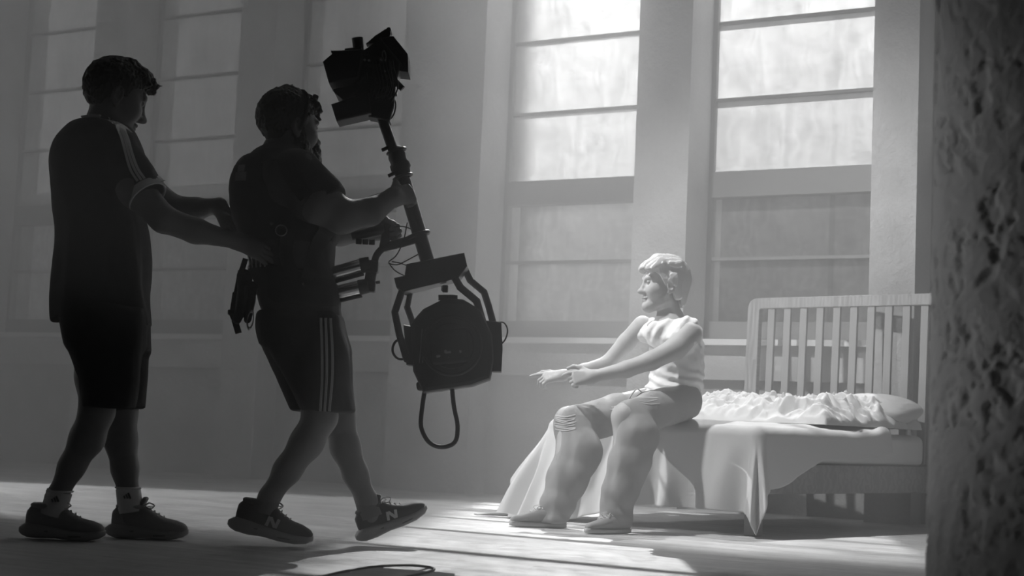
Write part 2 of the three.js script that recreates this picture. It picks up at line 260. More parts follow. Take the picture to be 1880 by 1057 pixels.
// ---------------------------------------------------------------- bed
const BED = [-3.202, 0, 1.027], BT = -0.206;
const woodTone = texture(512, 512, (u, v) => { const w = u * 9 + 1.4 * (nA(u, v * 0.3) - 0.5); return 0.80 + 0.07 * Math.sin(w * 6.28) + 0.10 * (streak(u, v * 0.05) - 0.5) - 0.2 * Math.exp(-((u - 0.5) ** 2 + ((v - 0.4) * 1.6) ** 2) * 2500); }, true, [3, 1]);
const pine = grey(0.48, 0.55, { map: woodTone });
{
  const b = thing('bed', 'low wooden bed with a tall slatted pine headboard', 'bed', BED, BT);
  const hw = 0.65, L = 0.95;
  part(b, 'foot_rail', at(rbox(2 * hw, 0.155, 0.03, 0.006), 0, 0.288, L - 0.015), pine);
  for (const s of [-1, 1]) part(b, 'side_rail', at(rbox(0.03, 0.155, 2 * L - 0.04, 0.006), s * (hw - 0.015), 0.288, 0), pine);
  for (const s of [-1, 1]) part(b, 'leg', at(rbox(0.07, 0.36, 0.07, 0.006), s * (hw - 0.045), 0.18, L - 0.06), pine);
  part(b, 'slat_base', at(rbox(2 * hw - 0.06, 0.03, 2 * L - 0.1, 0.004), 0, 0.34, 0), pine);
  // headboard: two posts bent into a top rail, slats between; it leans back a little
  const hb = new THREE.Group(); hb.name = 'headboard'; hb.userData.label = 'tall pine headboard with a row of upright slats'; b.add(hb);
  hb.position.set(0, 0, -L + 0.02); hb.rotation.x = -0.03;
  const xl = -0.655, xr = 0.765, top = 1.40, r = 0.075;
  const bend = new THREE.Shape(); bend.moveTo(xl, 0); bend.lineTo(xl, top - r); bend.quadraticCurveTo(xl, top, xl + r, top); bend.lineTo(xr - r, top); bend.quadraticCurveTo(xr, top, xr, top - r); bend.lineTo(xr, 0); bend.lineTo(xr - 0.082, 0); bend.lineTo(xr - 0.082, top - 0.085); bend.quadraticCurveTo(xr - 0.082, top - 0.062, xr - 0.105, top - 0.062); bend.lineTo(xl + 0.105, top - 0.062); bend.quadraticCurveTo(xl + 0.082, top - 0.062, xl + 0.082, top - 0.085); bend.lineTo(xl + 0.082, 0);
  const fg = new THREE.ExtrudeGeometry(bend, { depth: 0.034, bevelEnabled: true, bevelSize: 0.004, bevelThickness: 0.004, bevelSegments: 2, curveSegments: 10 }); fg.translate(0, 0, -0.017); part(hb, 'frame', fg, pine);
  const n = 10; for (let i = 0; i < n; i++) part(hb, 'slat', at(rbox(0.05, top - 0.36, 0.022, 0.004), lerp(xl + 0.082, xr - 0.082, (i + 0.75) / (n + 0.5)), (top - 0.06 + 0.30) / 2, 0), pine);
  part(hb, 'lower_rail', at(rbox(xr - xl - 0.13, 0.08, 0.026, 0.004), (xl + xr) / 2, 0.34, 0), pine);
  const mt = thing('mattress', 'thick mattress lying on the wooden bed', 'mattress', BED, BT);
  part(mt, 'cover', at(rbox(1.28, 0.19, 1.84, 0.05, 4), 0, 0.452, 0.01), grey(0.7, 0.95));
}
const cottonBump = texture(512, 512, (u, v) => 0.5 + 0.25 * Math.sin(u * 512 * 1.57) * 0.5 + 0.4 * (nC(u, v) - 0.5), false, [3, 3]);
const linen = grey(0.6, 0.95, { bumpMap: cottonBump, bumpScale: 0.0006, side: THREE.DoubleSide });
function clothSheet(nx, nz, f) {
  const pos = [], uv = [], idx = [];
  for (let j = 0; j <= nz; j++) for (let i = 0; i <= nx; i++) { const [x, y, z, u, v] = f(i / nx, j / nz); pos.push(x, y, z); uv.push(u, v); }
  for (let j = 0; j < nz; j++) for (let i = 0; i < nx; i++) { const a = j * (nx + 1) + i, b = a + nx + 1; idx.push(a, b, a + 1, b, b + 1, a + 1); }
  const N = pos.length / 3, g0 = new THREE.BufferGeometry(); g0.setAttribute('position', new THREE.Float32BufferAttribute(pos, 3)); g0.setIndex(idx); g0.computeVertexNormals();
  // give the cloth a thickness: an inner layer and a hem
  const nn = g0.attributes.normal, th = 0.006; for (let i = 0; i < N; i++) { pos.push(pos[i * 3] - nn.getX(i) * th, pos[i * 3 + 1] - nn.getY(i) * th, pos[i * 3 + 2] - nn.getZ(i) * th); uv.push(uv[i * 2], uv[i * 2 + 1]); }
  const M = idx.length; for (let k = 0; k < M; k += 3) idx.push(idx[k] + N, idx[k + 2] + N, idx[k + 1] + N);
  const rim = []; for (let i = 0; i <= nx; i++) rim.push(i); for (let j = 1; j <= nz; j++) rim.push(j * (nx + 1) + nx); for (let i = nx - 1; i >= 0; i--) rim.push(nz * (nx + 1) + i); for (let j = nz - 1; j > 0; j--) rim.push(j * (nx + 1));
  for (let k = 0; k < rim.length; k++) { const a = rim[k], b = rim[(k + 1) % rim.length]; idx.push(a, b, a + N, b, b + N, a + N); }
  const g = new THREE.BufferGeometry(); g.setAttribute('position', new THREE.Float32BufferAttribute(pos, 3)); g.setAttribute('uv', new THREE.Float32BufferAttribute(uv, 2)); g.setIndex(idx); g.computeVertexNormals(); return g;
}
{
  // blanket: covers the mattress, hangs over the foot end and the near side, spreads on the floor at the far corner
  const t = thing('blanket', 'white cotton blanket hanging in folds over the foot of the bed', 'blanket', BED, BT);
  const hw = 0.65, L = 0.95, TOP = 0.575;
  const f = (p, q) => {
    const b0 = lerp(-0.35, L + 0.47, q), a = lerp(-hw - 0.34, hw + 0.19 + 0.16 * sstep(0.3, 0.95, b0), p), spread = sstep(0.1, -hw - 0.1, a), b = lerp(-0.35, L + 0.47 + 0.2 * spread, q);
    const ox = a > hw ? a - hw : a < -hw ? a + hw : 0, oz = Math.max(b - L, 0), h = Math.hypot(ox, oz);
    let x = clamp(a, -hw, hw), z = Math.min(b, L), y = TOP + 0.012 * fbm(a * 4, b * 4, 1, 3) + 0.05 * sstep(0.1, -0.35, b) * (0.6 + fbm(a * 3, b * 3, 7, 2)) - 0.02 * sstep(0.12, 0, Math.min(hw - Math.abs(x), L - z));
    if (h > 0) {
      const dx = ox / h, dz = oz / h, r = 0.06, arc = r * Math.PI / 2;
      let out, down;
      if (h < arc) { const q2 = h / r; out = r * Math.sin(q2); down = r * (1 - Math.cos(q2)); } else { out = r; down = r + (h - arc); }
      const flare = 0.10 + 0.36 * spread + 0.14 * sstep(0, 0.12, ox) * sstep(0, 0.12, oz), k = Math.max(h - arc, 0);
      // folds run down the drape; phase moves along the edge, round the corner by its angle
      const ang = Math.atan2(ox, oz), s = x * (oz > 0 ? 1 : 0.4) + z * (Math.abs(ox) > 0 && !(oz > 0) ? 1 : 0) + 0.38 * ang;
      const fold = (0.55 * Math.sin(s * 19 + 2.2 * fbm(s * 2, 0.3, 2, 2) * 4) + 0.45 * Math.sin(s * 37 + 1.7) * (0.6 + ns(s * 3, 4)) + 0.8 * fbm(s * 7, h * 1.5, 5, 2));
      out += flare * k * (1 - 0.15 * k) + fold * (0.05 + 0.03 * spread) * sstep(0, 0.4, k) * (0.3 + 0.7 * sstep(0.02, 0.15, oz)); out = Math.max(out, 0.03 * sstep(0, 0.1, h));
      down -= k * (1 - Math.sqrt(Math.max(0.2, 1 - flare * flare * 0.7)));
      x += dx * out; z += dz * out; y -= down;
      if (y < 0.012) { const e = 0.012 - y; y = 0.012 + 0.02 * Math.abs(Math.sin(s * 23)) * sstep(0, 0.1, e); x += dx * e * 0.8; z += dz * e * 0.8; }
    }
    return [x, y, z, a * 1.0, b * 1.0];
  };
  part(t, 'cloth', clothSheet(230, 200, f), linen);
  // the rest of the bedding pushed up towards the headboard
  const dv = thing('duvet', 'rumpled white duvet pushed up in a heap before the headboard', 'duvet', BED, BT);
  const heap = (p, q) => {
    const a = lerp(-0.60, 0.66, p), b = lerp(-0.80, 0.28, q), e = Math.min(1, 9 * Math.min(p, 1 - p), 8 * Math.min(q, 1 - q)), ridge = 1 - Math.abs(fbm(a * 3.1 + b, b * 5.5, 3, 3)) * 3.2;
    const y = 0.58 + Math.sqrt(Math.max(e, 0)) * (0.035 + 0.085 * Math.max(0, ridge) + 0.05 * fbm(a * 7, b * 11, 8, 3) + 0.045 * Math.max(0, 1 - 6 * Math.abs(fbm(a * 6 + 2 * b, b * 8 - a, 5, 2))) * (0.5 + fbm(a * 2, b * 2, 1, 2)) + 0.012 * Math.max(0, 1 - 7 * Math.abs(fbm(a * 15 - b * 4, b * 13, 9, 2))) + 0.035 * sstep(0.4, -0.3, b));
    return [a + 0.03 * fbm(a * 6, b * 6, 2, 2), y, b + 0.03 * fbm(a * 6, b * 6, 9, 2), a, b];
  };
  part(dv, 'cloth', clothSheet(170, 140, heap), linen);
  const pillow = (name, label, x, y, z, rx, rz, w, d, h) => {
    const t = thing(name, label, 'pillow', BED, BT), g = new THREE.SphereGeometry(1, 48, 32), p = g.attributes.position;
    for (let i = 0; i < p.count; i++) { let a = p.getX(i), b = p.getY(i), c = p.getZ(i); const sx = Math.sign(a) * Math.pow(Math.abs(a), 0.55), sz = Math.sign(c) * Math.pow(Math.abs(c), 0.55), k = Math.max(0, 1 - 0.35 * (sx * sx + sz * sz) * 0.7); p.setXYZ(i, sx * w / 2, b * h / 2 * k + 0.012 * fbm(a * 5, c * 5, b * 3, 3), sz * d / 2); }
    g.computeVertexNormals(); at(g, 0, 0, 0, rx, 0, rz); at(g, x, y, z); part(t, 'case', g, linen);
  };
  pillow('pillow', 'plump white pillow at the near head corner of the bed', 0.42, 0.685, -0.66, 0.12, -0.04, 0.55, 0.42, 0.19);
}
const MAN1_DATA = {
  O: [-4.294,0.0,5.096],
  spine: [[-0.054,1.552,0.0,0.084],[-0.053,1.381,0.0,0.122],[-0.033,1.168,0.0,0.13],[-0.013,0.936,0.0,0.126],[0.0,0.81,0.0,0.122]],
  neck: [[-0.052,1.574,0.0,0.073],[-0.038,1.683,0.0,0.069]],
  head: [-0.028,1.722,0.0],
  armN: [[0.064,1.448,0.19,0.073],[0.151,1.31,0.24,0.066],[0.262,1.206,0.25,0.05],[0.373,1.174,0.19,0.047],[0.518,1.152,0.1,0.029]],
  armF: [[-0.043,1.512,-0.19,0.074],[0.079,1.389,-0.22,0.061],[0.182,1.316,-0.22,0.05],[0.292,1.305,-0.17,0.045],[0.4,1.312,-0.08,0.028]],
  legN: [[0.025,0.825,0.1,0.095],[0.026,0.618,0.11,0.086],[0.026,0.485,0.11,0.062],[-0.004,0.382,0.11,0.062],[-0.056,0.277,0.1,0.047],[-0.11,0.153,0.09,0.037],[-0.116,0.091,0.09,0.037]],
  legF: [[-0.017,0.837,-0.1,0.098],[0.028,0.626,-0.12,0.086],[0.056,0.489,-0.13,0.062],[0.064,0.372,-0.13,0.06],[0.086,0.267,-0.13,0.049],[0.112,0.159,-0.12,0.039],[0.12,0.079,-0.12,0.039]],
  shirt: [[0.826,-0.183,0.179,0,0.212],[0.862,-0.19,0.173,0,0.21],[0.935,-0.199,0.162,0,0.205],[1.062,-0.196,0.153,0,0.2],[1.168,-0.197,0.14,0,0.2],[1.264,-0.212,0.121,0,0.21],[1.36,-0.227,0.123,0,0.22],[1.434,-0.237,0.119,0,0.225],[1.498,-0.229,0.106,0,0.215],[1.552,-0.203,0.081,0,0.19],[1.591,-0.169,0.053,0,0.15],[1.612,-0.133,-0.001,0,0.09]],
  sleeveN: [[0.045,1.472,0.17,0.086],[0.111,1.385,0.21,0.083],[0.194,1.29,0.245,0.07]],
  sleeveF: [[-0.06,1.519,-0.17,0.082],[0.023,1.44,-0.21,0.078],[0.088,1.375,-0.23,0.07]],
  shorts: [[0.726,-0.132,0.177,0,0.2],[0.82,-0.156,0.169,0,0.2],[0.893,-0.173,0.158,0,0.19]],
  shortsN: [[0.499,-0.024,0.165,0.11,0.12],[0.558,-0.04,0.173,0.11,0.12],[0.64,-0.066,0.176,0.11,0.12],[0.762,-0.112,0.18,0.11,0.13],[0.887,-0.14,0.17,0.1,0.13]],
  shortsF: [[0.499,-0.032,0.151,-0.12,0.12],[0.563,-0.047,0.149,-0.12,0.12],[0.648,-0.074,0.15,-0.12,0.12],[0.774,-0.144,0.149,-0.11,0.12],[0.901,-0.171,0.134,-0.1,0.13]],
  shoeN: [-0.217,-0.016,0.09,0.065,-0.01,0.09],
  shoeF: [0.052,-0.012,-0.12,0.336,0.009,-0.12],
  sockN: [[-0.114,0.146,0.09,0.043],[-0.12,0.091,0.09,0.048]],
  sockF: [[0.114,0.159,-0.12,0.043],[0.123,0.1,-0.12,0.049]],
  handN: [[0.518,1.152,0.1],[0.586,1.124,0.1]],
  handF: [[0.4,1.312,-0.08],[0.45,1.307,-0.08]],
  collar: [[-0.122,1.608,0.0],[-0.093,1.613,0.0],[-0.054,1.615,0.0],[-0.015,1.606,0.0],[0.015,1.59,0.0],[0.046,1.572,0.0]],
  stripes: [[[-0.022,1.614,0.0],[0.028,1.586,0.0],[0.07,1.532,0.0],[0.109,1.452,0.0],[0.144,1.372,0.0],[0.172,1.335,0.0]],[[-0.003,1.607,0.0],[0.046,1.578,0.0],[0.086,1.524,0.0],[0.122,1.448,0.0],[0.157,1.377,0.0],[0.185,1.34,0.0]],[[0.015,1.597,0.0],[0.061,1.571,0.0],[0.099,1.516,0.0],[0.135,1.445,0.0],[0.167,1.382,0.0],[0.195,1.347,0.0]]],
};
const MAN2_DATA = {
  O: [-3.705,0.0,4.606],
  spine: [[-0.13,1.497,0.0,0.094],[-0.128,1.344,0.0,0.133],[-0.078,1.15,0.0,0.133],[-0.023,0.936,0.0,0.133],[-0.006,0.829,0.0,0.124]],
  neck: [[-0.132,1.519,0.0,0.071],[-0.112,1.63,0.0,0.071]],
  head: [-0.114,1.67,0.0],
  armN: [[-0.028,1.429,0.2,0.091],[0.074,1.31,0.26,0.082],[0.155,1.26,0.26,0.064],[0.256,1.293,0.2,0.052],[0.335,1.362,0.13,0.036]],
  armF: [[-0.102,1.465,-0.2,0.089],[0.01,1.332,-0.26,0.072],[0.094,1.266,-0.25,0.058],[0.194,1.258,-0.15,0.042],[0.255,1.251,-0.08,0.03]],
  legN: [[0.017,0.845,0.1,0.101],[0.07,0.657,0.11,0.093],[0.097,0.501,0.12,0.063],[0.05,0.401,0.12,0.061],[-0.018,0.294,0.11,0.051],[-0.083,0.187,0.1,0.038],[-0.103,0.138,0.1,0.038]],
  legF: [[-0.01,0.857,-0.1,0.105],[0.086,0.644,-0.12,0.092],[0.141,0.505,-0.13,0.061],[0.173,0.386,-0.13,0.057],[0.22,0.28,-0.13,0.048],[0.27,0.179,-0.12,0.039],[0.288,0.122,-0.12,0.039]],
  tee: [[0.877,-0.148,0.148,0,0.21],[0.936,-0.178,0.136,0,0.205],[1.043,-0.21,0.113,0,0.2],[1.107,-0.231,0.101,0,0.2],[1.172,-0.252,0.102,0,0.2],[1.28,-0.28,0.087,0,0.215],[1.41,-0.288,0.054,0,0.215],[1.488,-0.266,0.033,0,0.2],[1.531,-0.238,-0.005,0,0.165],[1.564,-0.193,-0.058,0,0.1],[1.59,-0.164,-0.082,0,0.05]],
  sleeveN: [[-0.034,1.429,0.2,0.097],[0.049,1.342,0.24,0.093],[0.11,1.299,0.26,0.082]],
  sleeveF: [[-0.114,1.476,-0.2,0.097],[-0.036,1.388,-0.24,0.094],[0.021,1.339,-0.26,0.085]],
  vest: [[1.167,-0.26,0.093,0,0.222],[1.216,-0.28,0.116,0,0.23],[1.259,-0.3,0.114,0,0.232],[1.321,-0.313,-0.023,0,0.228],[1.385,-0.317,-0.087,0,0.225],[1.45,-0.307,-0.1,0,0.215],[1.495,-0.28,-0.098,0,0.19],[1.528,-0.247,-0.121,0,0.15]],
  belt: [[0.924,-0.134,0.136,0,0.226],[0.968,-0.171,0.134,0,0.23],[1.022,-0.204,0.123,0,0.228],[1.053,-0.223,0.078,0,0.222],[1.079,-0.236,-0.01,0,0.21]],
  shorts: [[0.766,-0.168,0.184,0,0.2],[0.829,-0.184,0.163,0,0.2],[0.904,-0.184,0.146,0,0.19]],
  shortsN: [[0.522,0.021,0.236,0.12,0.125],[0.637,-0.042,0.207,0.12,0.125],[0.761,-0.12,0.191,0.11,0.13],[0.897,-0.159,0.145,0.1,0.13]],
  shortsF: [[0.52,-0.05,0.215,-0.12,0.12],[0.577,-0.08,0.203,-0.12,0.12],[0.641,-0.114,0.191,-0.12,0.12],[0.77,-0.181,0.176,-0.11,0.13],[0.835,-0.201,0.152,-0.1,0.13],[0.911,-0.21,0.135,-0.1,0.13]],
  shoeN: [-0.213,0.026,0.1,0.086,0.006,0.1],
  shoeF: [0.278,-0.007,-0.12,0.487,0.131,-0.12],
  sockN: [[-0.079,0.195,0.1,0.042],[-0.102,0.128,0.1,0.048]],
  sockF: [[0.263,0.185,-0.12,0.042],[0.293,0.111,-0.12,0.048]],
  handN: [[0.335,1.362,0.13],[0.383,1.39,0.13]],
  handF: [[0.255,1.251,-0.08],[0.299,1.253,-0.08]],
  stripes: [[[0.09,0.876,0.0],[0.102,0.769,0.0],[0.111,0.641,0.0],[0.111,0.522,0.0]],[[0.107,0.877,0.0],[0.119,0.77,0.0],[0.128,0.642,0.0],[0.128,0.522,0.0]],[[0.124,0.878,0.0],[0.139,0.771,0.0],[0.148,0.643,0.0],[0.145,0.523,0.0]]],
  strap: [[-0.237,1.104,0.0],[-0.252,1.056,0.0],[-0.268,0.969,0.0],[-0.279,0.893,0.0],[-0.264,0.861,0.0],[-0.25,0.814,0.0]],
  patch: [[[-0.269,1.426,0.0],[-0.224,1.428,0.0],[-0.222,1.388,0.0],[-0.267,1.386,0.0]],[[-0.269,1.419,0.0],[-0.224,1.421,0.0],[-0.222,1.386,0.0],[-0.267,1.384,0.0]]],
};
const RIG_DATA = {
  O: [-3.363,0.0,4.408],
  pole: [[-0.142,1.724,0.0],[-0.069,1.573,0.0],[-0.033,1.453,0.0],[-0.005,1.367,0.0],[0.036,1.238,0.0],[0.08,1.127,0.0]],
  boxA: [[-0.36,1.891,0.0],[-0.317,1.933,0.0],[-0.217,1.944,0.0],[-0.229,1.837,0.0],[-0.334,1.815,0.0]],
  knob: [[-0.249,2.023,0.0],[-0.24,1.97,0.0]],
  top: [[-0.207,1.998,0.0],[-0.173,2.029,0.0],[-0.137,2.055,0.0],[-0.122,2.062,0.0],[-0.117,2.042,0.0],[-0.121,2.024,0.0],[-0.172,2.004,0.0]],
  boxB: [[-0.15,2.012,0.0],[-0.103,2.021,0.0],[-0.045,1.954,0.0],[-0.039,1.888,0.0],[-0.096,1.892,0.0],[-0.147,1.934,0.0]],
  plate: [[-0.32,1.789,0.0],[-0.232,1.815,0.0],[-0.195,1.861,0.0],[-0.194,1.843,0.0],[-0.223,1.804,0.0],[-0.268,1.758,0.0],[-0.286,1.757,0.0],[-0.315,1.778,0.0]],
  batt: [[-0.319,1.727,0.0],[-0.268,1.747,0.0],[-0.191,1.781,0.0],[-0.178,1.707,0.0],[-0.299,1.673,0.0]],
  core: [[-0.217,1.953,0.0],[-0.15,2.005,0.0],[-0.069,1.915,0.0],[-0.086,1.826,0.0],[-0.089,1.737,0.0],[-0.101,1.688,0.0],[-0.178,1.7,0.0],[-0.237,1.786,0.0],[-0.249,1.885,0.0]],
  rod: [[-0.094,1.852,0.0],[-0.053,1.814,0.0]],
  clamp: [[-0.106,1.789,0.0],[-0.076,1.795,0.0]],
  cab1: [[-0.094,1.848,0.0],[-0.092,1.799,0.0],[-0.078,1.749,0.0],[-0.087,1.704,0.0],[-0.105,1.683,0.0]],
  bplate: [[-0.041,1.05,0.0],[-0.001,1.06,0.0],[0.004,1.106,0.0],[0.221,1.159,0.0],[0.234,1.112,0.0],[0.204,1.067,0.0],[-0.008,1.004,0.0],[-0.031,1.018,0.0]],
  barL1: [[-0.009,1.019,0.0],[-0.037,0.921,0.0],[-0.015,0.835,0.0],[0.018,0.74,0.0]],
  barL2: [[0.008,1.009,0.0],[0.0,0.955,0.0],[0.03,0.88,0.0],[0.046,0.816,0.0]],
  barR1: [[0.191,1.067,0.0],[0.214,1.029,0.0],[0.281,0.978,0.0],[0.306,0.903,0.0]],
  barR2: [[0.225,1.116,0.0],[0.247,1.073,0.0],[0.305,1.028,0.0],[0.327,0.969,0.0],[0.347,0.905,0.0]],
  cam: [[0.048,0.87,0.0],[0.088,0.92,0.0],[0.162,0.962,0.0],[0.226,0.96,0.0],[0.288,0.924,0.0],[0.328,0.84,0.0],[0.339,0.754,0.0],[0.329,0.689,0.0],[0.272,0.665,0.0],[0.102,0.632,0.0],[0.067,0.699,0.0]],
  camc: [0.195,0.795,0.0],
  blkL: [[0.005,0.868,0.0],[0.05,0.86,0.0],[0.061,0.72,0.0],[0.023,0.723,0.0]],
  blkR: [[0.321,0.899,0.0],[0.375,0.895,0.0],[0.384,0.799,0.0],[0.383,0.713,0.0],[0.341,0.711,0.0]],
  kn: [[0.128,0.99,0.0],[0.203,0.994,0.0]],
  knt: [[0.141,1.03,0.0],[0.171,0.994,0.0],[0.166,0.957,0.0]],
  loop: [[0.097,0.641,0.0],[0.088,0.561,0.0],[0.088,0.476,0.0],[0.123,0.42,0.0],[0.171,0.405,0.0],[0.219,0.424,0.0],[0.229,0.482,0.0],[0.21,0.567,0.0],[0.194,0.683,0.0]],
  cabL: [[0.001,0.821,0.0],[-0.031,0.807,0.0],[-0.04,0.77,0.0],[-0.021,0.743,0.0],[0.018,0.74,0.0]],
  cabR: [[0.358,0.903,0.0],[0.39,0.902,0.0],[0.406,0.875,0.0],[0.399,0.838,0.0],[0.383,0.816,0.0]],
  ring: [0.036,1.234,0.0],
  armU: [[0.041,1.225,0.0],[-0.033,1.202,0.0],[-0.097,1.178,0.0],[-0.124,1.148,0.0],[-0.134,1.1,0.0]],
  block: [[-0.139,1.111,0.0],[-0.151,1.002,0.0]],
  cyl1: [[-0.296,1.065,0.0],[-0.173,1.105,0.0]],
  cyl2: [[-0.292,0.985,0.0],[-0.175,1.018,0.0]],
  handle: [[-0.229,1.222,0.0],[-0.101,1.254,0.0]],
  tablet: [[-0.195,1.365,0.0],[-0.179,1.392,0.0],[-0.086,1.425,0.0],[-0.076,1.403,0.0],[-0.157,1.367,0.0]],
  wires: [[[-0.06,1.26,0.0],[-0.026,1.264,0.0],[0.007,1.256,0.0]],[[-0.009,1.28,0.0],[-0.019,1.214,0.0],[-0.046,1.147,0.0],[-0.075,1.118,0.0],[-0.04,1.111,0.0],[-0.008,1.127,0.0],[0.04,1.156,0.0]],[[-0.075,1.118,0.0],[-0.049,1.089,0.0],[-0.001,1.065,0.0]],[[-0.062,1.123,0.0],[-0.029,1.118,0.0],[0.008,1.106,0.0]]],
};
const SEAT_DATA = {
  O: [-3.519,0.0,2.098],
  spine: [[0.289,0.651,-0.02,0.116],[0.295,0.801,-0.02,0.122],[0.277,0.944,0.0,0.13],[0.25,1.053,0.0,0.098]],
  neck: [[0.255,1.059,0.0,0.061],[0.227,1.174,0.01,0.058]],
  head: [0.212,1.283,0.01],
  armN: [[0.329,1.015,0.17,0.065],[0.252,0.932,0.23,0.056],[0.126,0.862,0.28,0.047],[-0.002,0.812,0.29,0.042],[-0.172,0.769,0.27,0.028]],
  armF: [[0.11,1.067,-0.13,0.056],[0.028,0.977,-0.16,0.047],[-0.072,0.86,-0.15,0.038],[-0.199,0.812,-0.1,0.035],[-0.316,0.779,-0.06,0.026]],
  legN: [[0.306,0.667,0.08,0.091],[0.129,0.623,0.3,0.078],[-0.014,0.568,0.49,0.065],[-0.005,0.394,0.52,0.059],[-0.021,0.208,0.54,0.051],[-0.043,0.062,0.55,0.043]],
  legF: [[0.242,0.667,-0.08,0.093],[-0.033,0.607,0.06,0.08],[-0.279,0.539,0.2,0.068],[-0.276,0.378,0.26,0.061],[-0.323,0.186,0.33,0.053],[-0.341,0.064,0.36,0.044]],
  shirt: [[0.675,0.09,0.409,0,0.155],[0.707,0.109,0.417,0,0.16],[0.757,0.139,0.424,0,0.16],[0.829,0.154,0.43,0.0,0.16],[0.916,0.156,0.428,0.0,0.165],[0.988,0.122,0.42,0.0,0.17],[1.044,0.108,0.4,0,0.155],[1.082,0.127,0.359,0,0.12],[1.105,0.179,0.306,0.0,0.08]],
  sleeveN: [[0.321,1.03,0.14,0.077],[0.292,0.976,0.18,0.071]],
  sleeveF: [[0.157,1.057,-0.12,0.056],[0.123,1.033,-0.13,0.056]],
  pelvis: [[0.302,0.679,0.06,0.097],[0.251,0.668,-0.08,0.099]],
  pantN: [[0.306,0.662,0.08,0.103],[0.145,0.613,0.28,0.095],[0.021,0.562,0.46,0.093],[0.043,0.477,0.5,0.103],[0.014,0.342,0.52,0.097],[-0.036,0.194,0.54,0.086],[-0.048,0.061,0.55,0.083]],
  pantF: [[0.243,0.656,-0.08,0.105],[-0.018,0.585,0.06,0.1],[-0.259,0.518,0.19,0.096],[-0.222,0.38,0.24,0.112],[-0.28,0.241,0.3,0.1],[-0.331,0.104,0.34,0.08],[-0.34,0.043,0.36,0.074]],
  shoeN: [0.034,-0.001,0.55,-0.16,-0.004,0.55],
  shoeF: [-0.278,0.002,0.36,-0.568,-0.002,0.36],
  handN: [[-0.172,0.769,0.27],[-0.249,0.74,0.27],[-0.331,0.703,0.27]],
  handF: [[-0.316,0.779,-0.06],[-0.393,0.744,-0.06],[-0.473,0.769,-0.06]],
  fist: [[-0.172,0.769,0.27],[-0.271,0.748,0.27],[-0.281,0.772,0.27],[-0.33,0.692,0.27],[-0.241,0.691,0.27]],
};
// ---------------------------------------------------------------- people
// head in its own axes: x forward, y up, z towards the person's right; about 0.24 m tall
function headField(o = {}) {
  const list = [ell(-0.018, 0.035, 0, 0.098, 0.092, 0.077), ell(0.03, -0.02, 0, 0.062, 0.09, 0.062), cap([-0.005, -0.07, 0.045, 0.026], [0.068, -0.101, 0.014, 0.017]), cap([-0.005, -0.07, -0.045, 0.026], [0.068, -0.101, -0.014, 0.017]), ell(0.076, -0.103, 0, 0.018, 0.016, 0.02)];
  const base = union(list, 0.036), brow = cap([0.081, 0.028, 0.034, 0.012], [0.081, 0.028, -0.034, 0.012]);
  const cheek = union([ell(0.055, -0.028, 0.04, 0.032, 0.03, 0.026), ell(0.055, -0.028, -0.04, 0.032, 0.03, 0.026)], 0.01);
  const nose = union([cap([0.088, 0.012, 0, 0.0085], [0.108, -0.030, 0, 0.011]), ell(0.112, -0.034, 0, 0.0125, 0.0105, 0.012), ell(0.098, -0.037, 0.011, 0.011, 0.008, 0.008), ell(0.098, -0.037, -0.011, 0.011, 0.008, 0.008)], 0.012);
  const lips = union([ell(0.0915, -0.0625, 0, 0.011, 0.0065, 0.024), ell(0.089, -0.0755, 0, 0.0115, 0.0075, 0.021)], 0.003);
  const sock = [ell(0.094, 0.007, 0.031, 0.02, 0.0115, 0.017), ell(0.094, 0.007, -0.031, 0.02, 0.0115, 0.017)], eye = [ell(0.076, 0.006, 0.031, 0.0125, 0.0125, 0.0125), ell(0.076, 0.006, -0.031, 0.0125, 0.0125, 0.0125)];
  const lid = [ell(0.079, 0.0105, 0.031, 0.0125, 0.008, 0.014), ell(0.079, 0.0105, -0.031, 0.0125, 0.008, 0.014)];
  const ear = (s) => { const a = ell(-0.012, -0.008, s * 0.081, 0.021, 0.033, 0.011), b = ell(-0.008, -0.004, s * 0.09, 0.012, 0.022, 0.008), l = ell(-0.004, -0.038, s * 0.077, 0.009, 0.01, 0.006); return (x, y, z) => smin(smax(a(x + s * 0, y, z), -b(x, y, z), 0.006), l(x, y, z), 0.008); };
  const e1 = ear(1), e2 = ear(-1);
  return (x, y, z) => {
    let d = smin(base(x, y, z), brow(x, y, z), 0.02); d = smin(d, cheek(x, y, z), 0.03); d = smin(d, nose(x, y, z), 0.014);
    for (const s of sock) d = smax(d, -s(x, y, z), 0.012);
    for (const s of eye) d = Math.min(d, s(x, y, z)); for (const s of lid) d = smin(d, s(x, y, z), 0.003);
    d = smin(d, lips(x, y, z), 0.006);
    return smin(d, Math.min(e1(x, y, z), e2(x, y, z)), 0.008);
  };
}
const headMatrix = (p, yaw, pitch, roll, s) => new THREE.Matrix4().compose(V(...p), new THREE.Quaternion().setFromEuler(new THREE.Euler(roll, yaw, pitch, 'YZX')), V(s, s, s));
const HF = headField();
// scalp hair in head axes: thickness th, hairline as a polyline [x, y], extra locks as capsules
function hairField(th, line, locks = [], rough = 0.008, fq = 60, tuck = 0) {
  const cr = ell(-0.018, 0.035, 0, 0.098 + th, 0.092 + th, 0.077 + th * 0.8), lk = locks.length ? union(locks.map(([a, b]) => cap(a, b)), 0.012) : null;
  const lo = (x) => { let i = 0; while (i < line.length - 2 && x > line[i + 1][0]) i++; const [a, b] = [line[i], line[i + 1]], t = clamp((x - a[0]) / (b[0] - a[0]), 0, 1); return lerp(a[1], b[1], t); };
  return (x, y, z) => { let d = smax(cr(x, y, z), (lo(x) - y) * 0.75, 0.012); if (lk) d = smin(d, lk(x, y, z), 0.014); return d + rough * fbm(x * fq, y * fq * 0.8, z * fq, 2); };
}
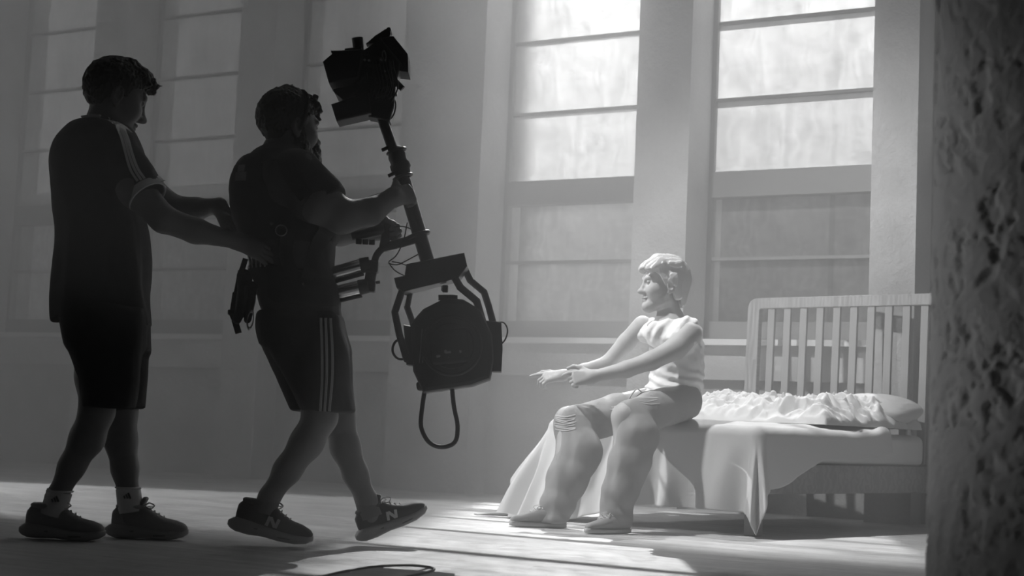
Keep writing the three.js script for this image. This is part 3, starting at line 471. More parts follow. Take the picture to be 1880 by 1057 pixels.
// a hand: wrist o, finger direction d, back of the hand n, thumb side t; curl per finger (thumb first)
function handField(o, d, n, t, curl, s = 1, spread = 0.0) {
  const O = V(...o), D = V(...d).normalize(), N = V(...n), T = V(...t); N.addScaledVector(D, -N.dot(D)).normalize(); T.addScaledVector(D, -T.dot(D)).addScaledVector(N, -T.dot(N)).normalize();
  const P = (a, b, c) => O.clone().addScaledVector(D, a * s).addScaledVector(N, b * s).addScaledVector(T, c * s), A = (v, r) => [v.x, v.y, v.z, r * s];
  const palm = [], fing = [], pts = [];
  const off = [0.029, 0.009, -0.011, -0.030], len = [0.073, 0.081, 0.076, 0.060];
  for (let i = 0; i < 4; i++) {
    const base = P(0.088 - Math.abs(i - 1) * 0.004, 0, off[i]); palm.push(cap(A(P(0, 0, off[i] * 0.5), 0.019), A(base, 0.0125)));
    let dir = D.clone().addScaledVector(T, (1.2 - i) * spread).normalize(), p = base.clone(); const c = curl[i + 1], seg = [0.45, 0.3, 0.25], rr = [0.0105, 0.0095, 0.0088, 0.0072]; const ch = [A(p, rr[0])];
    const axis = dir.clone().cross(N).negate().normalize();
    for (let k = 0; k < 3; k++) { dir = dir.clone().applyAxisAngle(axis, c * [0.85, 1.1, 0.75][k]); p = p.clone().addScaledVector(dir, len[i] * seg[k] * s); ch.push(A(p, rr[k + 1])); }
    pts.push(...ch); fing.push(chain(ch, 0.004));
  }
  const tb = P(0.022, -0.008, 0.026), t1 = P(0.056, -0.014, 0.05 + 0.008), tc = curl[0], t2 = P(0.056 + 0.034 * Math.cos(tc), -0.014 - 0.028 * Math.sin(tc), 0.058 + 0.012 - 0.03 * Math.sin(tc)), t3 = P(0.056 + 0.06 * Math.cos(tc), -0.016 - 0.05 * Math.sin(tc), 0.068 - 0.055 * Math.sin(tc));
  const th = [A(tb, 0.018), A(t1, 0.0125), A(t2, 0.0105), A(t3, 0.0085)]; pts.push(...th, A(O, 0.03));
  const pf = union(palm, 0.018), tf = chain(th, 0.008);
  return { f: (x, y, z) => { let q = smin(pf(x, y, z), tf(x, y, z), 0.012); for (const g of fing) q = smin(q, g(x, y, z), 0.0035); return q; }, box: bounds(pts, 0.012) };
}
// shoe: toe along +x from the heel at the origin, on its sole; returns the geometries
function shoeParts(kind, len) {
  const k = len / 0.3, S = (rows) => rows.map(([x, a, b, w, z = 0]) => [x * k, a * k, b * k, w * k, z * k]);
  const chunky = kind === 'runner', flat = kind === 'plimsoll';
  const sole = flat ? S([[0.004, 0.001, 0.026, 0.026], [0.02, 0, 0.028, 0.034], [0.1, 0, 0.026, 0.033], [0.17, 0, 0.026, 0.042], [0.25, 0, 0.028, 0.043], [0.288, 0.002, 0.03, 0.03], [0.3, 0.005, 0.028, 0.014]])
    : S([[-0.022, 0.02, 0.04, 0.014], [-0.008, 0.01, 0.052, 0.03], [0.012, 0.003, 0.06, 0.039], [0.06, 0, 0.058, 0.041], [0.12, 0.004, 0.048, 0.037], [0.18, 0, 0.042, 0.045], [0.24, 0.002, 0.04, 0.046], [0.282, 0.012, 0.044, 0.037], [0.303, 0.026, 0.046, 0.015]]);
  const top = flat ? S([[0.004, 0.02, 0.08, 0.022], [0.03, 0.02, 0.095, 0.032], [0.09, 0.02, 0.1, 0.034], [0.14, 0.02, 0.096, 0.037], [0.19, 0.02, 0.08, 0.041], [0.24, 0.02, 0.064, 0.041], [0.28, 0.02, 0.054, 0.031], [0.294, 0.022, 0.042, 0.016]])
    : S([[0.002, 0.04, 0.105, 0.018], [0.02, 0.036, 0.128, 0.032], [0.07, 0.034, 0.124, 0.035], [0.105, 0.03, 0.134, 0.034], [0.13, 0.03, 0.13, 0.035], [0.17, 0.028, 0.105, 0.04], [0.21, 0.026, 0.086, 0.042], [0.255, 0.026, 0.078, 0.04], [0.287, 0.028, 0.066, 0.028], [0.299, 0.032, 0.054, 0.012]]);
  const rows = flat ? 4 : 5, lace = [], y0 = flat ? 0.1 : 0.131, y1 = flat ? 0.082 : 0.09, x0 = flat ? 0.13 : 0.125, x1 = flat ? 0.19 : 0.2;
  for (let i = 0; i < rows; i++) { const t = i / (rows - 1), x = lerp(x0, x1, t) * k, y = (lerp(y0, y1, t) + 0.002) * k, w = 0.02 * k; lace.push(tube([[x, y - 0.008 * k, -w], [x + 0.004, y + 0.001, 0], [x, y - 0.008 * k, w]], 0.0026 * k, 10, 6)); }
  const bow = [tube([[x0 * k, y0 * k, 0], [(x0 + 0.02) * k, (y0 + 0.012) * k, 0.014 * k], [(x0 + 0.045) * k, (y0 + 0.002) * k, 0.024 * k], [(x0 + 0.03) * k, (y0 - 0.012) * k, 0.026 * k], [(x0 + 0.004) * k, (y0 - 0.002) * k, 0.006 * k]], 0.002 * k, 24, 6), tube([[x0 * k, y0 * k, 0], [(x0 + 0.018) * k, (y0 + 0.008) * k, -0.016 * k], [(x0 + 0.035) * k, (y0 - 0.004) * k, -0.026 * k], [(x0 + 0.01) * k, (y0 - 0.004) * k, -0.008 * k]], 0.002 * k, 20, 6)];
  return { sole: loftX(sole, 28, 3.2), upper: loftX(top, 28, 2.2), lace: merge(lace), bow: merge(bow), k };
}
// adds a shoe as a part of a person: heel point a, toe point b (local), pitch from them
function addShoe(person, a, b, len, kind, mats, opt = {}) {
  const g = new THREE.Group(); g.name = 'shoe'; g.userData.label = opt.label; person.add(g); g.position.set(...a); g.rotation.set(0, opt.yaw ?? 0, opt.pitch ?? 0, 'YXZ');
  const s = shoeParts(kind, len);
  part(g, 'upper', s.upper, mats.upper); part(g, 'sole', s.sole, mats.sole); part(g, 'laces', merge([s.lace, s.bow]), mats.lace); const k = s.k;
  if (kind !== 'plimsoll') {
    part(g, 'collar', at(new THREE.TorusGeometry(0.036 * k, 0.011 * k, 10, 24).scale(1.25, 1, 0.9), 0.07 * k, 0.125 * k, 0, Math.PI / 2, 0.0, 0.1), mats.upper);
    part(g, 'tongue', at(rbox(0.018 * k, 0.055 * k, 0.045 * k, 0.008), 0.118 * k, 0.14 * k, 0, 0, 0, -0.5), mats.upper);
    part(g, 'sole_groove', merge([at(rbox(0.075 * k, 0.008 * k, 0.079 * k, 0.003), 0.06 * k, 0.03 * k, 0), at(rbox(0.05 * k, 0.006 * k, 0.092 * k, 0.002), 0.2 * k, 0.018 * k, 0, 0, 0, 0.05)]), mats.groove);
  } else part(g, 'foxing_stripe', loftX([[0.002, 0.02, 0.024, 0.027], [0.02, 0.02, 0.024, 0.0355], [0.1, 0.02, 0.024, 0.0345], [0.17, 0.02, 0.024, 0.0435], [0.25, 0.021, 0.025, 0.0445], [0.289, 0.022, 0.026, 0.0315]].map((r) => r.map((q) => q * k)), 28, 3.2), mats.groove);
  if (opt.letter) {
    // the sewn letter on the side
    const z = 0.0405 * k, L = (x0, y0, x1, y1, w) => { const dx = x1 - x0, dy = y1 - y0, l = Math.hypot(dx, dy); return at(rbox(l * k, w * k, 0.006, 0.001), (x0 + x1) / 2 * k, (y0 + y1) / 2 * k, 0, 0, 0, Math.atan2(dy, dx)); };
    for (const sd of [-1, 1]) { const gg = merge([L(0.125, 0.05, 0.133, 0.086, 0.012), L(0.136, 0.084, 0.158, 0.05, 0.012), L(0.16, 0.048, 0.168, 0.082, 0.012)]); gg.translate(0, 0, sd * (z - 0.001)); part(g, 'letter_n', gg, mats.letter); }
  }
  return g;
}
function limbBox(lists, pad = 0.03) { return bounds(lists.flat(), pad); }
function figure(name, label, D) { return thing(name, label, 'person', D.O, Math.PI / 6); }
// one continuous body: limbs and trunk on a coarse grid, head and hands on fine grids
function body(person, D, skinMat, head, hands, extra = []) {
  const limbs = [chain(D.spine, 0.05), chain(D.neck, 0.03), chain(D.armN, 0.02), chain(D.armF, 0.02), chain(D.legN, 0.03), chain(D.legF, 0.03), ...extra];
  const f = union(limbs, 0.035), bx = limbBox([D.spine, D.neck, D.armN, D.armF, D.legN, D.legF], 0.02), parts = [skin(f, bx[0], bx[1], 0.011)];
  const hf = moved(HF, head.m, head.s), hp = new THREE.Vector3().setFromMatrixPosition(head.m), r = 0.16 * head.s, nk = chain(D.neck, 0.03);
  parts.push(skin((x, y, z) => smin(hf(x, y, z), nk(x, y, z), 0.018), [hp.x - r, hp.y - r, hp.z - r], [hp.x + r, hp.y + r, hp.z + r], 0.0036));
  for (const [h, arm] of hands) { const a = cap(arm[arm.length - 2], arm[arm.length - 1]); parts.push(skin((x, y, z) => smin(h.f(x, y, z), a(x, y, z), 0.02), h.box[0], h.box[1], 0.0032)); }
  return part(person, 'body', merge(parts), skinMat);
}
const cloth = (f, amp, fx, fy, fz, sd) => (x, y, z) => f(x, y, z) + amp * fbm(x * fx + sd, y * fy, z * fz, 3);
const skinMat = grey(0.2, 0.6), fairSkin = grey(0.42, 0.6), darkHair = grey(0.02, 0.6), blondHair = grey(0.62, 0.55);
const inkCloth = grey(0.022, 0.95, { sheen: 0.2, sheenRoughness: 0.6 }), blackCloth = grey(0.012, 0.95), whiteTrim = grey(0.85, 0.9), charcoal = grey(0.07, 0.95), vestMat = grey(0.012, 0.85), webbing = grey(0.015, 0.8), metalGrey = grey(0.5, 0.3, { metalness: 1 });

// ---- man in the striped T-shirt
{
  const D = MAN1_DATA, p = figure('person', 'man in dark striped T-shirt and shorts reaching forward with both arms', D);
  const hm = headMatrix([D.head[0] + 0.018, D.head[1] - 0.016, 0], 0.46, -0.31, 0, 1.14);
  const hN = handField(D.armN[4].slice(0, 3), [0.9, -0.34, -0.22], [0.25, 0.5, 0.83], [0.3, 0.8, -0.5], [0.25, 0.15, 0.12, 0.15, 0.22], 1.0, 0.05);
  const hF = handField(D.armF[4].slice(0, 3), [0.45, -0.8, -0.1], [0.55, 0.2, -0.8], [0.75, 0.6, 0.1], [0.05, 0.12, 0.1, 0.15, 0.2], 0.95, 0.06);
  body(p, D, skinMat, { m: hm, s: 1.14 }, [[hN, D.armN], [hF, D.armF]]);
  const curls = [[[0.0, 0.11, 0.02, 0.036], [0.06, 0.098, 0.018, 0.032]], [[0.0, 0.11, -0.02, 0.036], [0.06, 0.098, -0.018, 0.032]]];
  for (let i = 0; i < 22; i++) { const t = rnd(), z = (rnd() - 0.5) * 0.1, x = 0.055 + 0.04 * t - Math.abs(z) * 0.35, y = 0.118 - 0.034 * t - Math.abs(z) * 0.12, a = rnd() * 6.3, r = 0.006 + 0.009 * (1 - t); curls.push([[x, y, z, r + 0.003], [x + 0.012 * Math.cos(a) + 0.006, y + 0.012 * Math.sin(a) - 0.004, z + 0.008 * Math.sin(a * 2), r]]); }
  for (const z of [-0.02, 0.0, 0.018, 0.032]) curls.push([[0.086, 0.088, z, 0.013], [0.103 + 0.2 * z, 0.066, z, 0.007]], [[0.1 + 0.2 * z, 0.086, z, 0.006], [0.113 + 0.15 * z, 0.097, z + 0.004, 0.0035]]);
  const hair = hairField(0.013, [[-0.13, -0.105], [-0.055, -0.095], [-0.04, -0.03], [0.0, 0.0], [0.022, -0.01], [0.032, 0.035], [0.07, 0.06], [0.12, 0.075]], curls, 0.011, 75);
  const hp = new THREE.Vector3().setFromMatrixPosition(hm); part(p, 'hair', skin(moved(hair, hm, 1.14), [hp.x - 0.19, hp.y - 0.17, hp.z - 0.15], [hp.x + 0.2, hp.y + 0.2, hp.z + 0.15], 0.0045), darkHair, 'short dark hair with a curly fringe');
  const neckHole = chain([[D.neck[0][0] - 0.005, D.neck[0][1] - 0.01, 0, 0.068], [D.neck[1][0], D.neck[1][1], 0, 0.066]]);
  const armIn = cap(D.sleeveN[2], D.armN[2].slice(0, 3).concat(0.062));
  const nrmN = V(...D.sleeveN[2]).sub(V(...D.sleeveN[1])).normalize(), nrmF = V(...D.sleeveF[2]).sub(V(...D.sleeveF[1])).normalize();
  const cutN = (x, y, z) => (x - D.sleeveN[2][0]) * nrmN.x + (y - D.sleeveN[2][1]) * nrmN.y + (z - D.sleeveN[2][2]) * nrmN.z - 0.005, cutF = (x, y, z) => (x - D.sleeveF[2][0]) * nrmF.x + (y - D.sleeveF[2][1]) * nrmF.y + (z - D.sleeveF[2][2]) * nrmF.z - 0.005;
  const torso = prof(D.shirt, 2.3), sn = chain(D.sleeveN, 0.03), sf = chain(D.sleeveF, 0.03);
  const shirt0 = (x, y, z) => { let d = smin(torso(x, y, z), smax(sn(x, y, z), cutN(x, y, z), 0.006), 0.05); return smin(d, smax(sf(x, y, z), cutF(x, y, z), 0.006), 0.05); };
  const shirt = cloth((x, y, z) => shirt0(x, y, z) + 0.007 * Math.sin((x * 0.5 + z) * 34 + 5 * fbm(x * 3, y * 2, z * 3, 2)) * sstep(1.35, 1.0, y), 0.014, 7, 3.5, 7, 3);
  const bx = limbBox([rowBox(D.shirt), D.sleeveN, D.sleeveF], 0.03);
  const shirtMesh = part(p, 't_shirt', skin(shirt, bx[0], bx[1], 0.0085), inkCloth, 'dark T-shirt with white stripes and pale trim');
  for (const s of D.stripes) part(shirtMesh, 'sleeve_stripe', band(shirt, s, 0.0085, 0.003), whiteTrim);
  // collar and cuff trim
  const ring = (a, b, r, w, m, n2) => { const g = new THREE.TorusGeometry(r, w, 8, 40), q = new THREE.Quaternion().setFromUnitVectors(V(0, 0, 1), n2); g.applyQuaternion(q); g.translate(...a); part(shirtMesh, b, g, m); };
  part(shirtMesh, 'collar', band(shirt, D.collar, 0.014, 0.004, 1, 30), whiteTrim);
  const cuff = (c, n2, r) => { const g = new THREE.CylinderGeometry(r, r, 0.03, 40, 1, true); const g2 = merge([g, new THREE.TorusGeometry(r, 0.004, 6, 40).rotateX(Math.PI / 2).translate(0, 0.015, 0)]); g2.applyQuaternion(new THREE.Quaternion().setFromUnitVectors(V(0, 1, 0), n2)); g2.translate(c[0] - n2.x * 0.01, c[1] - n2.y * 0.01, c[2] - n2.z * 0.01); part(shirtMesh, 'cuff', g2, whiteTrim); };
  cuff(D.sleeveN[2], nrmN, D.sleeveN[2][3] + 0.004); cuff(D.sleeveF[2], nrmF, D.sleeveF[2][3] + 0.004);
  const sh = cloth(union([prof(D.shorts, 2.3), prof(D.shortsN, 2.2), prof(D.shortsF, 2.2)], 0.03), 0.012, 8, 3, 8, 11), sb = limbBox([rowBox(D.shorts), rowBox(D.shortsN), rowBox(D.shortsF)], 0.02);
  part(p, 'shorts', skin(sh, sb[0], sb[1], 0.0095), blackCloth, 'black knee-length shorts');
  const sockM = grey(0.75, 0.95), runner = { upper: grey(0.34, 0.85), sole: grey(0.42, 0.7), lace: grey(0.6, 0.8), groove: grey(0.05, 0.8) };
  for (const [k, sd] of [['sockN', 1], ['sockF', 1]]) {
    const c = D[k].map((a) => [...a]); c[0][1] += 0.035; c[0][0] += k === 'sockN' ? 0.016 : -0.008; c[0][3] = 0.0475; const s = part(p, 'sock', merge([rod(c[1].slice(0, 3), c[0].slice(0, 3), c[1][3], c[0][3], 24), at(new THREE.TorusGeometry(c[0][3], 0.004, 6, 24).rotateX(Math.PI / 2), c[0][0], c[0][1], c[0][2])]), sockM, 'white ankle sock');
    const o = [lerp(c[0][0], c[1][0], 0.3) + 0.004, lerp(c[0][1], c[1][1], 0.3), c[0][2]], z = c[0][3] * 0.97; // three slanted bars as a small badge
    part(s, 'badge', merge([0, 1, 2].map((i) => at(rbox(0.0065, 0.012 + i * 0.006, 0.006, 0.001), o[0] - 0.009 + i * 0.009, o[1] - 0.006 + i * 0.003, o[2] + z, 0, 0.0, 0.45))), blackCloth);
  }
  addShoe(p, [D.shoeN[0], 0.004, D.shoeN[2]], null, 0.295, 'runner', runner, { pitch: -0.02, label: 'grey running shoe' });
  addShoe(p, [D.shoeF[0], 0, D.shoeF[2]], null, 0.295, 'runner', runner, { pitch: 0.0, label: 'grey running shoe' });
}
// ---- camera operator in the support vest
{
  const D = MAN2_DATA, p = figure('person', 'bearded man in padded support vest gripping the camera pole mid-stride', D);
  const S = 1.14, hm = headMatrix([D.head[0] + 0.012, D.head[1] - 0.026, 0], 0.6, -0.06, 0, S);
  const hN = handField(D.armN[4].slice(0, 3), [0.62, 0.28, -0.55], [0.3, 0.35, 0.85], [0.25, 0.9, -0.1], [0.8, 0.95, 1.0, 1.0, 1.0], 1.05, 0.0);
  const hF = handField(D.armF[4].slice(0, 3), [0.95, 0.05, 0.3], [0.1, 0.5, -0.85], [0.1, 0.9, 0.4], [0.7, 0.9, 0.95, 0.95, 0.95], 1.0, 0.0);
  body(p, D, skinMat, { m: hm, s: S }, [[hN, D.armN], [hF, D.armF]]);
  const hp = new THREE.Vector3().setFromMatrixPosition(hm);
  const hair = hairField(0.012, [[-0.13, -0.1], [-0.055, -0.085], [-0.04, -0.03], [0.0, 0.0], [0.022, -0.03], [0.034, 0.03], [0.07, 0.058], [0.12, 0.08]], [[[-0.02, 0.118, 0, 0.032], [0.06, 0.105, 0, 0.026]], [[0.06, 0.1, 0.03, 0.02], [0.092, 0.075, 0.035, 0.012]], [[0.092, 0.075, 0.0, 0.014], [0.105, 0.05, 0.01, 0.007]]], 0.011, 90);
  part(p, 'hair', skin(moved(hair, hm, S), [hp.x - 0.19, hp.y - 0.16, hp.z - 0.15], [hp.x + 0.19, hp.y + 0.2, hp.z + 0.15], 0.0045), darkHair, 'short dark tousled hair');
  const bl = union([cap([0.012, -0.03, 0.062, 0.018], [0.02, -0.075, 0.056, 0.03]), cap([0.012, -0.03, -0.062, 0.018], [0.02, -0.075, -0.056, 0.03]), cap([0.02, -0.075, 0.052, 0.032], [0.07, -0.125, 0.022, 0.036]), cap([0.02, -0.075, -0.052, 0.032], [0.07, -0.125, -0.022, 0.036]), ell(0.084, -0.125, 0, 0.044, 0.068, 0.046), ell(0.09, -0.085, 0, 0.03, 0.03, 0.036), cap([0.1, -0.053, 0.02, 0.0125], [0.1, -0.053, -0.02, 0.0125])], 0.03), beard = (x, y, z) => bl(x, y, z) + 0.009 * fbm(x * 90, y * 60, z * 90, 2);
  part(p, 'beard', skin(moved(beard, hm, S), [hp.x - 0.14, hp.y - 0.28, hp.z - 0.18], [hp.x + 0.2, hp.y + 0.03, hp.z + 0.18], 0.004), darkHair, 'full dark beard');
  // headset band over the hair
  const hs = part(p, 'headset', merge([tube([[0.0, -0.02, 0.089], [0.012, 0.05, 0.09], [0.022, 0.11, 0.062], [0.024, 0.136, 0], [0.022, 0.11, -0.062], [0.012, 0.05, -0.09], [0.0, -0.02, -0.089]], 0.0065, 50, 8), at(rbox(0.02, 0.022, 0.014, 0.005), 0.07, 0.118, 0.03, 0, 0, -0.3)].map((g) => g.applyMatrix4(hm))), blackCloth);
  const nrm = (a, b) => V(b[0] - a[0], b[1] - a[1], b[2] - a[2]).normalize(), cut = (c, n2) => (x, y, z) => (x - c[0]) * n2.x + (y - c[1]) * n2.y + (z - c[2]) * n2.z - 0.004;
  const cN = cut(D.sleeveN[2], nrm(D.sleeveN[1], D.sleeveN[2])), cF = cut(D.sleeveF[2], nrm(D.sleeveF[1], D.sleeveF[2])), torso = prof(D.tee, 2.3), sn = chain(D.sleeveN, 0.04), sf = chain(D.sleeveF, 0.04);
  const tee = cloth((x, y, z) => smin(smin(torso(x, y, z), smax(sn(x, y, z), cN(x, y, z), 0.006), 0.05), smax(sf(x, y, z), cF(x, y, z), 0.006), 0.05), 0.014, 8, 6, 8, 5), bx = limbBox([rowBox(D.tee), D.sleeveN, D.sleeveF], 0.03);
  part(p, 't_shirt', skin(tee, bx[0], bx[1], 0.0095), charcoal, 'dark grey T-shirt');
  const vest = cloth(prof(D.vest, 2.5), 0.012, 9, 9, 9, 2), vb = limbBox([rowBox(D.vest)], 0.02);
  const vm = part(p, 'vest', skin(vest, vb[0], vb[1], 0.009), vestMat, 'black padded support vest');
  const belt = cloth(prof(D.belt, 2.6), 0.008, 9, 9, 9, 4), bb = limbBox([rowBox(D.belt)], 0.02); part(vm, 'hip_belt', skin(belt, bb[0], bb[1], 0.009), vestMat);
  part(vm, 'shoulder_strap', band(tee, [[D.vest[6][1] + 0.07, D.vest[6][0] - 0.01], [D.vest[6][2] + 0.0, D.vest[6][0] + 0.0], [D.vest[4][2] + 0.06, D.vest[4][0]], [D.vest[3][2] + 0.05, D.vest[3][0]]], 0.06, 0.008), vestMat);
  part(vm, 'spine_strap', band(union([vest, tee, belt], 0.02), [[D.vest[0][2] - 0.14, D.vest[0][0] + 0.04], [-0.06, 1.12], [-0.02, 1.02]], 0.05, 0.008), webbing);
  part(vm, 'spine_strap', band(union([vest, tee, belt], 0.02), [[D.vest[1][2] - 0.03, D.vest[1][0]], [0.05, 1.14], [0.03, 1.02]], 0.045, 0.008), webbing);
  for (let i = 0; i < 5; i++) part(vm, 'lacing_cord', band(union([vest, tee, belt], 0.02), [[-0.235 + i * 0.018, 1.155], [-0.222 + i * 0.02, 1.1], [-0.205 + i * 0.018, 1.06]], 0.005, 0.003), whiteTrim);
  const q = D.patch[0], pc = [(q[0][0] + q[2][0]) / 2, (q[0][1] + q[2][1]) / 2];
  for (const [dy, w, h] of [[0.03, 0.03, 0.028], [-0.002, 0.046, 0.034]]) { const b = band(vest, [[pc[0] - w / 2, pc[1] + dy], [pc[0] + w / 2, pc[1] + dy]], h, 0.006, 1, 6); part(vm, 'fabric_patch', b, grey(0.4, 0.9)); }
  const rg = new THREE.TorusGeometry(0.021, 0.0022, 8, 28); part(vm, 'ring', at(rg, -0.075, 1.2, 0.245, 0.0, 0.15, 0), metalGrey);
  for (const [x, y] of [[-0.115, 1.225], [0.02, 1.0]]) part(vm, 'rivet', at(new THREE.CylinderGeometry(0.006, 0.006, 0.008, 14), x, y, y > 1.1 ? 0.235 : 0.232, Math.PI / 2), metalGrey);
  const st = D.strap.map((a, i) => [a[0], a[1], 0.05]);
  const strapG = (a, w) => { const g = []; for (let i = 0; i + 1 < a.length; i++) { const [x0, y0, z0] = a[i], [x1, y1] = a[i + 1], l = Math.hypot(x1 - x0, y1 - y0); g.push(at(rbox(l + 0.006, w, 0.004, 0.0015), (x0 + x1) / 2, (y0 + y1) / 2, z0, 0.3, 0, Math.atan2(y1 - y0, x1 - x0))); } return merge(g); };
  part(vm, 'hanging_strap', merge([strapG(st.slice(0, 4), 0.022), strapG(st.slice(3), 0.026), at(rbox(0.032, 0.02, 0.012, 0.004), st[3][0], st[3][1], st[3][2])]), webbing);
  // gloves and a tool hanging behind the hip
  const gl = union([cap([D.belt[3][1] - 0.005, 1.03, 0.1, 0.03], [D.belt[3][1] + 0.0, 0.93, 0.11, 0.026]), cap([D.belt[3][1] + 0.0, 0.93, 0.11, 0.022], [D.belt[3][1] - 0.025, 0.86, 0.1, 0.018]), cap([D.belt[3][1] + 0.03, 0.99, 0.13, 0.024], [D.belt[3][1] + 0.02, 0.86, 0.13, 0.014])], 0.02);
  part(vm, 'belt_pouch', skin(cloth(gl, 0.008, 20, 12, 20, 6), [D.belt[3][1] - 0.09, 0.82, 0.04], [D.belt[3][1] + 0.1, 1.08, 0.2], 0.005), vestMat);
  part(vm, 'carabiner', at(new THREE.TorusGeometry(0.016, 0.003, 8, 24).scale(0.7, 2.1, 1), D.belt[3][1] + 0.035, 0.86, 0.15, 0, 0.3, -0.1), metalGrey);
  const sh = cloth(union([prof(D.shorts, 2.3), prof(D.shortsN, 2.2), prof(D.shortsF, 2.2)], 0.03), 0.012, 8, 3, 8, 21), sb = limbBox([rowBox(D.shorts), rowBox(D.shortsN), rowBox(D.shortsF)], 0.02);
  const shm = part(p, 'shorts', skin(sh, sb[0], sb[1], 0.0095), blackCloth, 'black shorts with three white side stripes');
  for (const s of D.stripes) part(shm, 'side_stripe', band(sh, s, 0.0085, 0.003, 1, 30), grey(0.4, 0.9));
  const sockM = grey(0.16, 0.95), black = { upper: grey(0.016, 0.7), sole: grey(0.4, 0.7), lace: grey(0.5, 0.8), groove: grey(0.06, 0.8), letter: grey(0.75, 0.6) };
  for (const k of ['sockN', 'sockF']) { const c = D[k]; part(p, 'sock', rod(c[1].slice(0, 3), c[0].slice(0, 3), c[1][3], c[0][3], 24), sockM, 'grey ankle sock'); }
  addShoe(p, [D.shoeN[0] - 0.005, 0.052, D.shoeN[2]], null, 0.305, 'runner2', black, { pitch: -0.17, letter: true, label: 'black running shoe with a pale letter N' });
  addShoe(p, [D.shoeF[0] - 0.012, 0.012, D.shoeF[2]], null, 0.285, 'runner2', black, { pitch: 0.42, letter: true, yaw: 0.3, label: 'black running shoe with a pale letter N' });
}
